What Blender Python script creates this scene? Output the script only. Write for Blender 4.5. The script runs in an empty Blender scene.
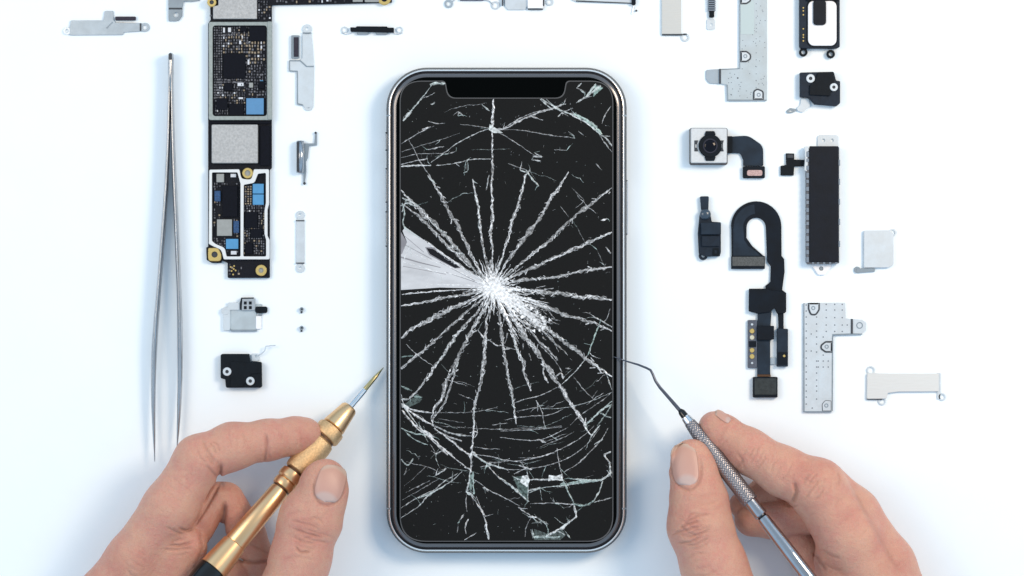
import bpy, bmesh, math, random
import numpy as np
from mathutils import Vector, noise
from mathutils.geometry import tessellate_polygon
from mathutils.bvhtree import BVHTree

S = 0.000294          # metres covered by one unit of the measured plan (phone 143 mm long)
HC = 3231.0           # camera height in the same units
random.seed(7)
sc = bpy.context.scene
COL = sc.collection

def P(x, y, z):       # a measured point at height z, allowing for perspective
    k = 1 - z / HC
    return ((x - 512) * k + 512, (y - 288) * k + 288, z)

# ------------------------------------------------------------------ materials
def mat(name, col, metal=0.0, rough=0.5, spec=0.5, var=0.0, vscale=900, bump=0.0, bscale=3000, brushed=None, coat=0.0, col2=None, alpha=1.0):
    m = bpy.data.materials.new(name); m.use_nodes = True
    nt = m.node_tree; b = nt.nodes['Principled BSDF']
    b.inputs['Base Color'].default_value = (*col, 1)
    b.inputs['Metallic'].default_value = metal
    b.inputs['Roughness'].default_value = rough
    b.inputs['Specular IOR Level'].default_value = spec
    b.inputs['Coat Weight'].default_value = coat
    b.inputs['Alpha'].default_value = alpha
    tc = nt.nodes.new('ShaderNodeTexCoord'); mp = nt.nodes.new('ShaderNodeMapping')
    nt.links.new(tc.outputs['Object'], mp.inputs['Vector'])
    if brushed: mp.inputs['Scale'].default_value = brushed
    if var > 0:
        n = nt.nodes.new('ShaderNodeTexNoise'); n.inputs['Scale'].default_value = vscale; n.inputs['Detail'].default_value = 4
        nt.links.new(mp.outputs['Vector'], n.inputs['Vector'])
        mx = nt.nodes.new('ShaderNodeMix'); mx.data_type = 'RGBA'
        c2 = col2 if col2 else tuple(min(1, c * (1 - var)) for c in col)
        mx.inputs[6].default_value = (*col, 1); mx.inputs[7].default_value = (*c2, 1)
        rp = nt.nodes.new('ShaderNodeMapRange'); rp.inputs[1].default_value = .35; rp.inputs[2].default_value = .65
        nt.links.new(n.outputs['Fac'], rp.inputs[0]); nt.links.new(rp.outputs[0], mx.inputs[0])
        nt.links.new(mx.outputs[2], b.inputs['Base Color'])
        r2 = nt.nodes.new('ShaderNodeMapRange'); r2.inputs[3].default_value = max(.03, rough - .12); r2.inputs[4].default_value = min(1, rough + .12)
        nt.links.new(n.outputs['Fac'], r2.inputs[0]); nt.links.new(r2.outputs[0], b.inputs['Roughness'])
    if bump > 0:
        n = nt.nodes.new('ShaderNodeTexNoise'); n.inputs['Scale'].default_value = bscale; n.inputs['Detail'].default_value = 3
        nt.links.new(mp.outputs['Vector'], n.inputs['Vector'])
        bp = nt.nodes.new('ShaderNodeBump'); bp.inputs['Strength'].default_value = bump; bp.inputs['Distance'].default_value = S
        nt.links.new(n.outputs['Fac'], bp.inputs['Height']); nt.links.new(bp.outputs['Normal'], b.inputs['Normal'])
    return m

M = {}
def defmats():
    M['table'] = mat('matte_white_laminate', (.855, .915, .96), 0, .75, .2, var=.012, vscale=60, bump=.03, bscale=900)
    M['steel'] = mat('bright_steel', (.72, .76, .80), .85, .30, .5, var=.2, vscale=350, bump=.06)
    M['steel_pale'] = mat('pale_nickel_sheet', (.80, .84, .865), .6, .33, .5, var=.14, vscale=300, bump=.05)
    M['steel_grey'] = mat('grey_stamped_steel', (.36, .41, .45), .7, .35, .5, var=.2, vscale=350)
    M['steel_warm'] = mat('warm_brushed_nickel', (.67, .66, .63), .6, .4, .5, var=.07, vscale=400, brushed=(1, 8, 1))
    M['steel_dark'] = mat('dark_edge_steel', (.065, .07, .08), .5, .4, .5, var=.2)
    M['chrome'] = mat('polished_steel', (.78, .79, .81), 1, .16, .5, var=.05, vscale=500)
    M['tweezer'] = mat('brushed_tool_steel', (.50, .51, .53), 1, .26, .5, var=.25, vscale=500, brushed=(6, .15, 2))
    M['shield'] = mat('sandblasted_shield_can', (.48, .48, .48), .35, .5, .5, var=.2, vscale=1500, bump=.35, bscale=4500)
    M['wall_green'] = mat('tinned_shield_wall', (.40, .44, .42), .55, .4, .5, var=.2, vscale=1200)
    M['wall_white'] = mat('bright_shield_wall', (.80, .81, .81), .35, .4, .5, var=.08, vscale=1200)
    M['pcb'] = mat('black_circuit_board', (.005, .006, .012), 0, .45, .2, var=.6, vscale=2500, bump=.3)
    M['chip'] = mat('black_chip_package', (.004, .005, .010), 0, .5, .12, var=.3, vscale=1500)
    M['chip_grey'] = mat('grey_silicon_chip', (.33, .34, .33), .2, .45, .5, var=.1)
    M['chip_blue'] = mat('blue_chip_package', (.10, .255, .46), 0, .4, .4, var=.06)
    M['chip_sky'] = mat('sky_blue_chip_package', (.085, .29, .53), 0, .4, .4, var=.1)
    M['chip_navy'] = mat('navy_chip_package', (.03, .09, .22), 0, .4, .4, var=.5, vscale=2500)
    M['gold'] = mat('gold_plating', (.86, .62, .22), .8, .3, .5, var=.1)
    M['black_plastic'] = mat('black_moulded_plastic', (.006, .009, .013), 0, .45, .15, var=.3, vscale=700, bump=.12)
    M['navy_plastic'] = mat('blue_black_plastic', (.014, .022, .036), 0, .45, .2, var=.3, vscale=700, bump=.12)
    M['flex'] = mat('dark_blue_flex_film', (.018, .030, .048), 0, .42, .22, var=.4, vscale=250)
    M['flex_black'] = mat('black_flex_film', (.006, .010, .017), 0, .42, .18, var=.4, vscale=250)
    M['conn_grey'] = mat('grey_connector_face', (.10, .105, .105), .1, .6, .4, var=.4, vscale=2500)
    M['conn_pink'] = mat('copper_pink_contacts', (.62, .42, .40), .4, .45, .5, var=.35, vscale=3000)
    M['white_plastic'] = mat('white_foam_pad', (.85, .84, .86), 0, .6, .3)
    M['battery'] = mat('matt_charcoal_wrap', (.007, .009, .015), 0, .45, .2, var=.3, vscale=300, bump=.1)
    M['lens'] = mat('lens_glass', (.002, .002, .006), 0, .08, .25)
    M['bezel'] = mat('black_bezel_glass', (.0012, .0016, .0016), 0, .12, .03)
    M['edge_glass'] = mat('curved_edge_glass', (.15, .145, .15), .7, .2, .5)  # grey stands in for the light the curved glass reflects
    M['gasket'] = mat('black_gasket', (.006, .006, .009), 0, .5, .2)
    M['display'] = mat('unlit_display_panel', (.0135, .0135, .0135), 0, .35, .04, var=.12, vscale=2500)
    M['rim'] = mat('display_rim', (.085, .085, .088), 0, .4, .3)
    M['brass'] = mat('satin_brass', (.80, .52, .28), .95, .33, .5)
    M['frame_steel'] = mat('frame_dark_reflection', (.045, .045, .047), .5, .32)  # dark reflection band of the frame, painted into the steel colour
    M['rim_chrome'] = mat('rim_painted_reflection', (.90, .87, .84), .8, .2)  # bright reflection band of the same frame, painted as paler metal
    M['brass_knurl'] = mat('knurled_brass', (.76, .50, .26), .8, .42, .5, var=.2, vscale=1800, bump=.5, bscale=4500)
    M['brass_dark'] = mat('dark_brass_groove', (.12, .06, .03), .6, .4, .5)  # darker brown tone for the grooves
    M['bit_gold'] = mat('titanium_bit', (.50, .42, .22), 1, .3, .5)
    M['gloss_black'] = mat('gloss_black_plastic', (.004, .004, .004), 0, .1, .5)
    M['probe_knurl'] = mat('knurled_steel', (.28, .265, .28), .85, .30, .5, var=.2, vscale=2500)

# ------------------------------------------------------------------ objects
def tag(o, label=None, cat=None, group=None, kind=None):
    if label: o['label'] = label
    if cat: o['category'] = cat
    if group: o['group'] = group
    if kind: o['kind'] = kind
    return o

def link(name, verts, faces, material, parent=None, origin=(0, 0), smooth=False, facemats=None):
    """verts in plan units (x right, y down, z up)"""
    me = bpy.data.meshes.new(name)
    ox, oy = origin
    me.from_pydata([((x - ox) * S, (oy - y) * S, z * S) for x, y, z in verts], [], faces)
    bm = bmesh.new(); bm.from_mesh(me); bmesh.ops.recalc_face_normals(bm, faces=bm.faces); bm.to_mesh(me); bm.free()
    me.materials.append(material)
    if smooth:
        me.shade_smooth()
    o = bpy.data.objects.new(name, me); COL.objects.link(o)
    if parent is not None: o.parent = parent
    return o

def circ(cx, cy, r, n=24, a0=0.0):
    return [(cx + r * math.cos(a0 + 2 * math.pi * i / n), cy + r * math.sin(a0 + 2 * math.pi * i / n)) for i in range(n)]

def area(p):
    return .5 * sum(p[i - 1][0] * p[i][1] - p[i][0] * p[i - 1][1] for i in range(len(p)))

def rnd(poly, r=1.0, seg=4):
    """round the corners of a polygon; a vertex may carry its own radius as third value"""
    out = []; n = len(poly)
    for i in range(n):
        p = Vector(poly[i][:2]); a = Vector(poly[i - 1][:2]); b = Vector(poly[(i + 1) % n][:2])
        rr = poly[i][2] if len(poly[i]) > 2 else r
        u = (a - p); v = (b - p); lu, lv = u.length, v.length
        if rr <= 0 or lu < 1e-6 or lv < 1e-6: out.append(tuple(p)); continue
        u /= lu; v /= lv
        cosang = max(-1, min(1, u.dot(v))); ang = math.acos(cosang)
        if ang > 3.05 or ang < .05: out.append(tuple(p)); continue
        t = min(rr / math.tan(ang / 2), lu * .48, lv * .48)
        p0 = p + u * t; p1 = p + v * t
        for k in range(seg + 1):
            s = k / seg
            q = p0 * (1 - s) ** 2 + p * 2 * s * (1 - s) + p1 * s ** 2
            # bring the quadratic nearer a circle arc
            out.append(tuple(q))
    return out

def rrect(x0, y0, x1, y1, r=1.0, seg=5):
    r = min(r, (x1 - x0) * .49, (y1 - y0) * .49); out = []
    for cx, cy, a in ((x1 - r, y1 - r, 0), (x0 + r, y1 - r, 90), (x0 + r, y0 + r, 180), (x1 - r, y0 + r, 270)):
        for k in range(seg + 1):
            t = math.radians(a + 90 * k / seg); out.append((cx + r * math.cos(t), cy + r * math.sin(t)))
    return out

def inset(p, d):
    if area(p) < 0: d = -d
    n = len(p); out = []
    for i in range(n):
        a = Vector(p[i - 1]); b = Vector(p[i]); c = Vector(p[(i + 1) % n])
        e1 = (b - a); e2 = (c - b)
        if e1.length < 1e-7 or e2.length < 1e-7: out.append(tuple(b)); continue
        e1.normalize(); e2.normalize()
        n1 = Vector((-e1.y, e1.x)); n2 = Vector((-e2.y, e2.x))
        m = n1 + n2
        if m.length < 1e-5: out.append(tuple(b)); continue
        m.normalize(); k = d / max(.4, m.dot(n1))
        out.append(tuple(b + m * k))
    return out

class Geo:
    def __init__(s): s.v = []; s.f = []
    def plate(s, outer, z0, z1, b=.3, holes=()):
        b = min(b, (z1 - z0) * .6)
        loops = [list(outer)] + [list(h) for h in holes]
        base = len(s.v)
        top = [inset(loops[0], b)] + loops[1:]
        full = loops
        def add(lps, z):
            st = []
            for lp in lps:
                st.append(len(s.v)); s.v += [(x, y, z) for x, y in lp]
            return st
        A = add(full, z0); B = add(full, z1 - b); C_ = add(top, z1)
        for k, lp in enumerate(full):
            n = len(lp)
            for i in range(n):
                j = (i + 1) % n
                s.f.append((A[k] + i, A[k] + j, B[k] + j, B[k] + i))
                s.f.append((B[k] + i, B[k] + j, C_[k] + j, C_[k] + i))
        tri = tessellate_polygon([[Vector((x, y, 0)) for x, y in lp] for lp in top])
        for t in tri: s.f.append(tuple(C_[0] + q for q in t))
        tri = tessellate_polygon([[Vector((x, y, 0)) for x, y in lp] for lp in full])
        for t in tri: s.f.append(tuple(A[0] + q for q in t))
        return s
    def box(s, x0, y0, x1, y1, z0, z1, b=.15):
        return s.plate([(x0, y0), (x1, y0), (x1, y1), (x0, y1)], z0, z1, b)
    def tube(s, pts, rad, n=12, flat=None, cap=True):
        """round (or elliptic: flat=(rx scale, rz scale)) tube through 3-D points"""
        pts = [Vector(p) for p in pts]; m = len(pts); rings = []
        up = Vector((0, 0, 1))
        for i, p in enumerate(pts):
            t = (pts[min(i + 1, m - 1)] - pts[max(i - 1, 0)]).normalized()
            u = t.cross(up)
            if u.length < 1e-4: u = Vector((1, 0, 0))
            u.normalize(); w = u.cross(t).normalized()
            r = rad[i] if hasattr(rad, '__len__') else rad
            fx, fz = flat if flat else (1, 1)
            if hasattr(r, '__len__'): rx, rz = r
            else: rx, rz = r * fx, r * fz
            st = len(s.v); rings.append(st)
            for k in range(n):
                a = 2 * math.pi * k / n
                s.v.append(tuple(p + u * (rx * math.cos(a)) + w * (rz * math.sin(a))))
        for a, b in zip(rings, rings[1:]):
            for k in range(n):
                j = (k + 1) % n; s.f.append((a + k, a + j, b + j, b + k))
        if cap:
            s.f.append(tuple(rings[0] + k for k in range(n))); s.f.append(tuple(rings[-1] + k for k in range(n)))
        return s
    def obj(s, name, m, parent=None, smooth=False):
        org = (parent['_ox'], parent['_oy']) if parent is not None and '_ox' in parent.keys() else s.org
        return link(name, s.v, s.f, m, parent, org, smooth)
    org = (512, 288)

ORG = {}
def thing(name, label, cat, cx, cy, group=None):
    o = bpy.data.objects.new(name, None); COL.objects.link(o)
    o.empty_display_size = .003
    o.location = ((cx - 512) * S, (288 - cy) * S, 0)
    ORG[o.name] = (cx, cy)
    return tag(o, label, cat, group)

def org_of(o):
    while o.parent is not None: o = o.parent
    return ORG[o.name]

def part(name, geo, m, parent, smooth=False, label=None):
    o = link(name, geo.v, geo.f, m, parent, org_of(parent), smooth)
    if label: o['label'] = label
    return o

def solo(name, geo, m, label, cat, cx, cy, group=None, smooth=False):
    o = link(name, geo.v, geo.f, m, None, (cx, cy), smooth)
    o.location = ((cx - 512) * S, (288 - cy) * S, 0); ORG[o.name] = (cx, cy)
    return tag(o, label, cat, group)

def pl(name, outer, z0, z1, m, parent, b=.3, holes=(), **k):
    return part(name, Geo().plate(outer, z0, z1, b, holes), m, parent, **k)

def screw_head(x, y, r, z, parent, m='steel_pale'):
    """ring shaped screw head with a dark cross recess"""
    h = part('screw_head', Geo().plate(circ(x, y, r, 20), z, z + 1.2, .4, [circ(x, y, r * .42, 12)]), M[m], parent)
    g = Geo(); g.plate(circ(x, y, r * .41, 12), z, z + .5, .1)
    g.box(x - r * .3, y - .25, x + r * .3, y + .25, z + .5, z + .9, .05)
    part('recess', g, M['steel_dark'], h)
    return h
# ------------------------------------------------------------------ phone
PX, PY = 506.5, 310.4
ZT = 26.0             # top of the phone
def build_phone():
    T = thing('smartphone', 'black smartphone with a shattered screen lying face up in the centre', 'smartphone', PX, PY)
    k = 1 - ZT / HC
    cx, cy = P(PX, PY, ZT)[:2]
    hw, hh = 120.6 * k, 243.6 * k
    def ring(d, n=14):
        r = 40.5 - d; w, h = hw - d, hh - d; out = []
        for sx, sy, a in ((1, 1, 0), (-1, 1, 90), (-1, -1, 180), (1, -1, 270)):
            for i in range(n + 1):
                t = math.radians(a + 90 * i / n)
                # slightly squared corner
                c, s_ = math.cos(t), math.sin(t)
                out.append((cx + sx * (w - r) + r * c, cy + sy * (h - r) + r * s_))
        return out
    def sweep(name, prof, m, parent=T, smooth=True, cap=False):
        g = Geo(); rings = []
        for d, z in prof:
            rings.append(len(g.v)); g.v += [(x, y, z) for x, y in ring(d)]
        n = len(ring(0))
        for a, b in zip(rings, rings[1:]):
            for i in range(n): g.f.append((a + i, a + (i + 1) % n, b + (i + 1) % n, b + i))
        if cap:
            g.f.append(tuple(rings[-1] + i for i in range(n))); g.f.append(tuple(rings[0] + i for i in range(n)))
        return part(name, g, m, parent, smooth)
    prof = [(4.5, 0.3), (2.2, 2.0), (.7, 5.5), (0, 10), (0, 14), (.5, 18.5), (1.5, 21.6), (2.7, 23.2), (4.1, 24.0), (4.9, 24.1), (5.2, 23.4)]
    frame = sweep('frame', prof[:6] + [(1.5, 20.6), (1.9, 21.8), (2.45, 22.6)], M['frame_steel'])
    sweep('reflection_rim', [(2.4, 22.5), (2.7, 23.0), (3.4, 23.4), (3.9, 23.6), (4.1, 23.6), (4.3, 23.0)], M['rim_chrome'])
    sweep('back_panel', [(5.5, .2), (4.5, .32)], M['bezel'], smooth=False, cap=True)
    sweep('gasket', [(3.9, 22.8), (4.05, 23.75), (6.3, 24.0), (6.8, 23.4)], M['gasket'])
    sweep('curved_glass_edge', [(6.2, 23.4), (6.4, 24.2), (7.4, 25.1), (8.8, 25.7), (10.8, 26.0)], M['edge_glass'])
    bez = sweep('bezel', [(10.2, 25.2), (10.3, 26.02), (11.6, 26.06)], M['bezel'], smooth=False, cap=True)
    # display outline with the notch
    def q(x, y): p = P(x, y, ZT); return p[0], p[1]
    def disp(g):
        x0, x1, y0, y1 = 400.6 - g, 612.4 + g, 81.6 - g, 540.8 + g
        L = [(x0, y0, 25), (444.5 + g, y0, 4.5), (447.5 + g, 98.6 - g, 10), (564 - g, 98.6 - g, 10), (567 - g, y0, 4.5), (x1, y0, 25), (x1, y1, 26), (x0, y1, 26)]
        L = rnd(L, 4, 10)
        return [q(*p) for p in L]
    pl('display_rim', disp(.9), 26.06, 26.14, M['rim'], T, b=.02)
    d = pl('display', disp(0), 26.08, 26.24, M['display'], T, b=.02)
    # side buttons
    def button(name, side, y0, y1):
        xs = 386.1 if side < 0 else 626.9
        x = P(xs, 0, 14)[0]
        a, b_ = P(0, y0, 14)[1], P(0, y1, 14)[1]
        g = Geo()
        pts = [(x + side * .2, a), (x + side * .7, a + .8), (x + side * .7, b_ - .8), (x + side * .2, b_)]
        g.plate(pts if side > 0 else pts[::-1], 9.5, 16.5, .6)
        part(name, g, M['chrome'], T)
        for yy in (a - .2, b_ + .2):
            gg = Geo(); gg.box(x - .5, yy - .45, x + .5, yy + .45, 9, 17.5, .1)
            part('button_gap', gg, M['gasket'], T)
    button('mute_switch', -1, 133, 150); button('volume_button', -1, 169, 202); button('volume_button', -1, 212, 246)
    button('side_button', 1, 181, 234)
    # antenna bands across the steel frame
    for xx, yy, hor in ((386, 116, 0), (626.5, 116, 0), (386, 508, 0), (626.5, 508, 0)):
        s = -1 if xx < 500 else 1
        g = Geo(); X, Y = P(xx, yy, 14)[:2]
        X = cx + s * hw
        g.v = []; pr = [(dd - .08, zz + .03) for dd, zz in prof[2:10]]
        for dd, zz in pr: g.v += [(X - s * dd, Y - .8, zz), (X - s * dd, Y + .8, zz)]
        g.f = [(2 * i, 2 * i + 1, 2 * i + 3, 2 * i + 2) for i in range(len(pr) - 1)]
        part('antenna_band', g, M['steel_grey'], T)
    return T, bez

# ------------------------------------------------------------------ cracks
def crack_mat():
    m = bpy.data.materials.new('fractured_glass_white'); m.use_nodes = True
    nt = m.node_tree; b = nt.nodes['Principled BSDF']; L = nt.links
    at = nt.nodes.new('ShaderNodeAttribute'); at.attribute_name = 'tone'
    tc = nt.nodes.new('ShaderNodeTexCoord'); n = nt.nodes.new('ShaderNodeTexNoise')
    n.inputs['Scale'].default_value = 1300; n.inputs['Detail'].default_value = 3
    L.new(tc.outputs['Object'], n.inputs['Vector'])
    sep = nt.nodes.new('ShaderNodeSeparateColor'); L.new(at.outputs['Color'], sep.inputs[0])
    mx = nt.nodes.new('ShaderNodeMix'); mx.data_type = 'RGBA'
    mx.inputs[6].default_value = (.93, .93, .94, 1); mx.inputs[7].default_value = (.36, .60, .54, 1)
    L.new(sep.outputs[1], mx.inputs[0]); L.new(mx.outputs[2], b.inputs['Base Color'])
    mr = nt.nodes.new('ShaderNodeMapRange'); mr.inputs[1].default_value = .33; mr.inputs[2].default_value = .62
    mr.inputs[3].default_value = .30; mr.inputs[4].default_value = 1.25
    L.new(n.outputs['Fac'], mr.inputs[0])
    ml = nt.nodes.new('ShaderNodeMath'); ml.operation = 'MULTIPLY'; ml.use_clamp = True
    L.new(sep.outputs[0], ml.inputs[0]); L.new(mr.outputs[0], ml.inputs[1]); L.new(ml.outputs[0], b.inputs['Alpha'])
    b.inputs['Roughness'].default_value = .22
    return m

class Cracks:
    def __init__(s): s.v = []; s.f = []; s.t = []
    def quadstrip(s, pts, ws, tone, green, z=26.5):
        n = len(pts)
        if n < 2: return
        base = len(s.v)
        for i, p in enumerate(pts):
            a = pts[max(0, i - 1)]; b = pts[min(n - 1, i + 1)]
            dx, dy = b[0] - a[0], b[1] - a[1]; l = math.hypot(dx, dy) or 1
            nx, ny = -dy / l, dx / l; w = ws[i] / 2
            zz = z + random.uniform(-.1, .12)
            for k, dz in ((-1, -.18), (0, .12), (1, -.18)):
                X, Y, _ = P(p[0] + nx * w * k, p[1] + ny * w * k, ZT)
                s.v.append((X, Y, zz + dz)); s.t.append((max(0, min(1, tone * random.uniform(.75, 1.2))), green))
        for i in range(n - 1):
            for k in (0, 1):
                a = base + i * 3 + k; s.f.append((a, a + 1, a + 4, a + 3))
    def blob(s, poly, tone, green, z=26.42):
        base = len(s.v); c = (sum(p[0] for p in poly) / len(poly), sum(p[1] for p in poly) / len(poly))
        for p in list(poly) + [c]:
            X, Y, _ = P(p[0], p[1], ZT); s.v.append((X, Y, z + random.uniform(-.05, .1)))
            s.t.append((max(0, min(1, tone * random.uniform(.8, 1.15))), green))
        m = len(poly)
        for i in range(m): s.f.append((base + i, base + (i + 1) % m, base + m))

def resamp(pts, step):
    out = [pts[0]]; acc = 0
    for a, b in zip(pts, pts[1:]):
        l = math.hypot(b[0] - a[0], b[1] - a[1]); n = max(1, int(round(l / step)))
        for i in range(1, n + 1): out.append((a[0] + (b[0] - a[0]) * i / n, a[1] + (b[1] - a[1]) * i / n))
    return out

def wander(pts, amp, freq, seed, env=None):
    n = len(pts); out = []
    for i, p in enumerate(pts):
        a = pts[max(0, i - 1)]; b = pts[min(n - 1, i + 1)]
        dx, dy = b[0] - a[0], b[1] - a[1]; l = math.hypot(dx, dy) or 1
        e = env(i / (n - 1)) if env else 1
        o = amp * e * (noise.noise(Vector((i * freq, seed * 7.31, 0))) * 1.5 + .6 * noise.noise(Vector((i * freq * 2.7, seed * 3.1, 5))))
        out.append((p[0] - dy / l * o, p[1] + dx / l * o))
    return out

CEN = (493, 288)
RAD = [  # main radial fractures, outer end first: (width, tone, points)
 (3.4, .9, [(493.7, 99), (492, 128)]),
 (3.6, .85, [(492, 128), (492.5, 160), (491.5, 194), (492.7, 214), (490.6, 234), (492.7, 254), (493.2, 276)]),
 (3.6, .8, [(472.5, 179), (475.5, 194), (478.6, 210), (480.6, 230), (483.6, 250), (488.5, 274)]),
 (5, .75, [(428, 175), (432, 181), (438, 190), (448, 210), (457.4, 226), (466.5, 244), (474.5, 260), (484, 278)]),
 (6, .85, [(401, 190), (410, 200), (426, 216), (441, 230), (454, 246), (466.5, 260), (483, 279)]),
 (4, .7, [(404, 205), (420, 217), (437, 235), (452, 250), (470, 268)]),
 (3.5, .8, [(424, 240), (444, 256), (464, 269), (484, 282)]),
 (2.0, .9, [(402, 294.5), (425, 292), (450, 290.5), (480, 289)]),
 (4.5, .8, [(401, 306), (418, 303), (444, 298), (474, 293), (488, 289)]),
 (7, .8, [(401, 338), (410, 330), (424, 323), (438, 315), (452, 308), (484, 294)]),
 (4.6, .75, [(401, 369), (412, 359), (424, 350), (444, 332), (458, 320), (468, 311), (486, 296)]),
 (5, .7, [(408, 400), (418, 390), (430, 374), (438, 363), (446, 350), (456, 336), (468, 322), (478, 311), (489, 297)]),
 (5.5, .75, [(432, 424), (433, 411), (441, 400), (446, 381), (456, 364), (462, 348), (470, 334), (478, 320), (490, 300)]),
 (3, .6, [(434, 418), (444, 405), (452, 382), (458, 362)]),
 (5, .75, [(474.5, 426), (473.5, 409), (478.6, 390), (482.6, 372), (483.6, 358), (485.6, 340), (486.6, 322), (492, 300)]),
 (2.5, .7, [(474.5, 420), (473, 436), (472.5, 446), (471.5, 454), (471, 472)]),
 (4.6, .75, [(516, 424), (513, 402), (511, 390), (507.8, 376), (503.7, 352), (501.7, 330), (497, 300)]),
 (4.8, .7, [(531, 391), (525, 375), (523, 362), (516, 346), (510, 326), (498, 298)]),
 (7, .95, [(586, 426), (576.5, 412), (568, 400), (559, 384), (546, 366), (534, 348), (522, 332), (505, 305)]),
 (6.5, .8, [(612, 377), (594, 364), (584, 357), (568, 344), (552, 332), (540, 324), (518, 306), (504, 296)]),
 (3, .6, [(568, 355), (556, 344), (546, 334), (530, 318)]),
 (3, .55, [(558, 360), (548, 350), (540, 343), (530, 330)]),
 (5, .8, [(612, 331), (596, 324), (580, 319), (570, 317), (544, 306), (512, 293)]),
 (7, .9, [(612, 300), (594, 297), (578, 297), (570, 294), (544, 292.5), (505, 289)]),
 (5, .8, [(612, 267), (590, 269.5), (570, 273.6), (554, 277.6), (524, 279.6), (500, 285)]),
 (5, .85, [(612, 232.5), (590, 242), (570, 251), (550, 260), (528, 270), (500, 283)]),
 (5, .8, [(612, 188), (602, 195), (578, 214), (564, 227), (548, 242), (532, 254), (516, 268), (498, 283)]),
 (5, .75, [(568.5, 171.7), (562, 183), (555, 193), (551, 198), (542, 214), (530, 232), (518, 246), (504, 266), (497, 280)]),
 (4, .75, [(526, 174), (524, 182), (521, 194), (518, 206), (513, 218), (510, 230), (504, 252), (496, 276)]),
]
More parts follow.
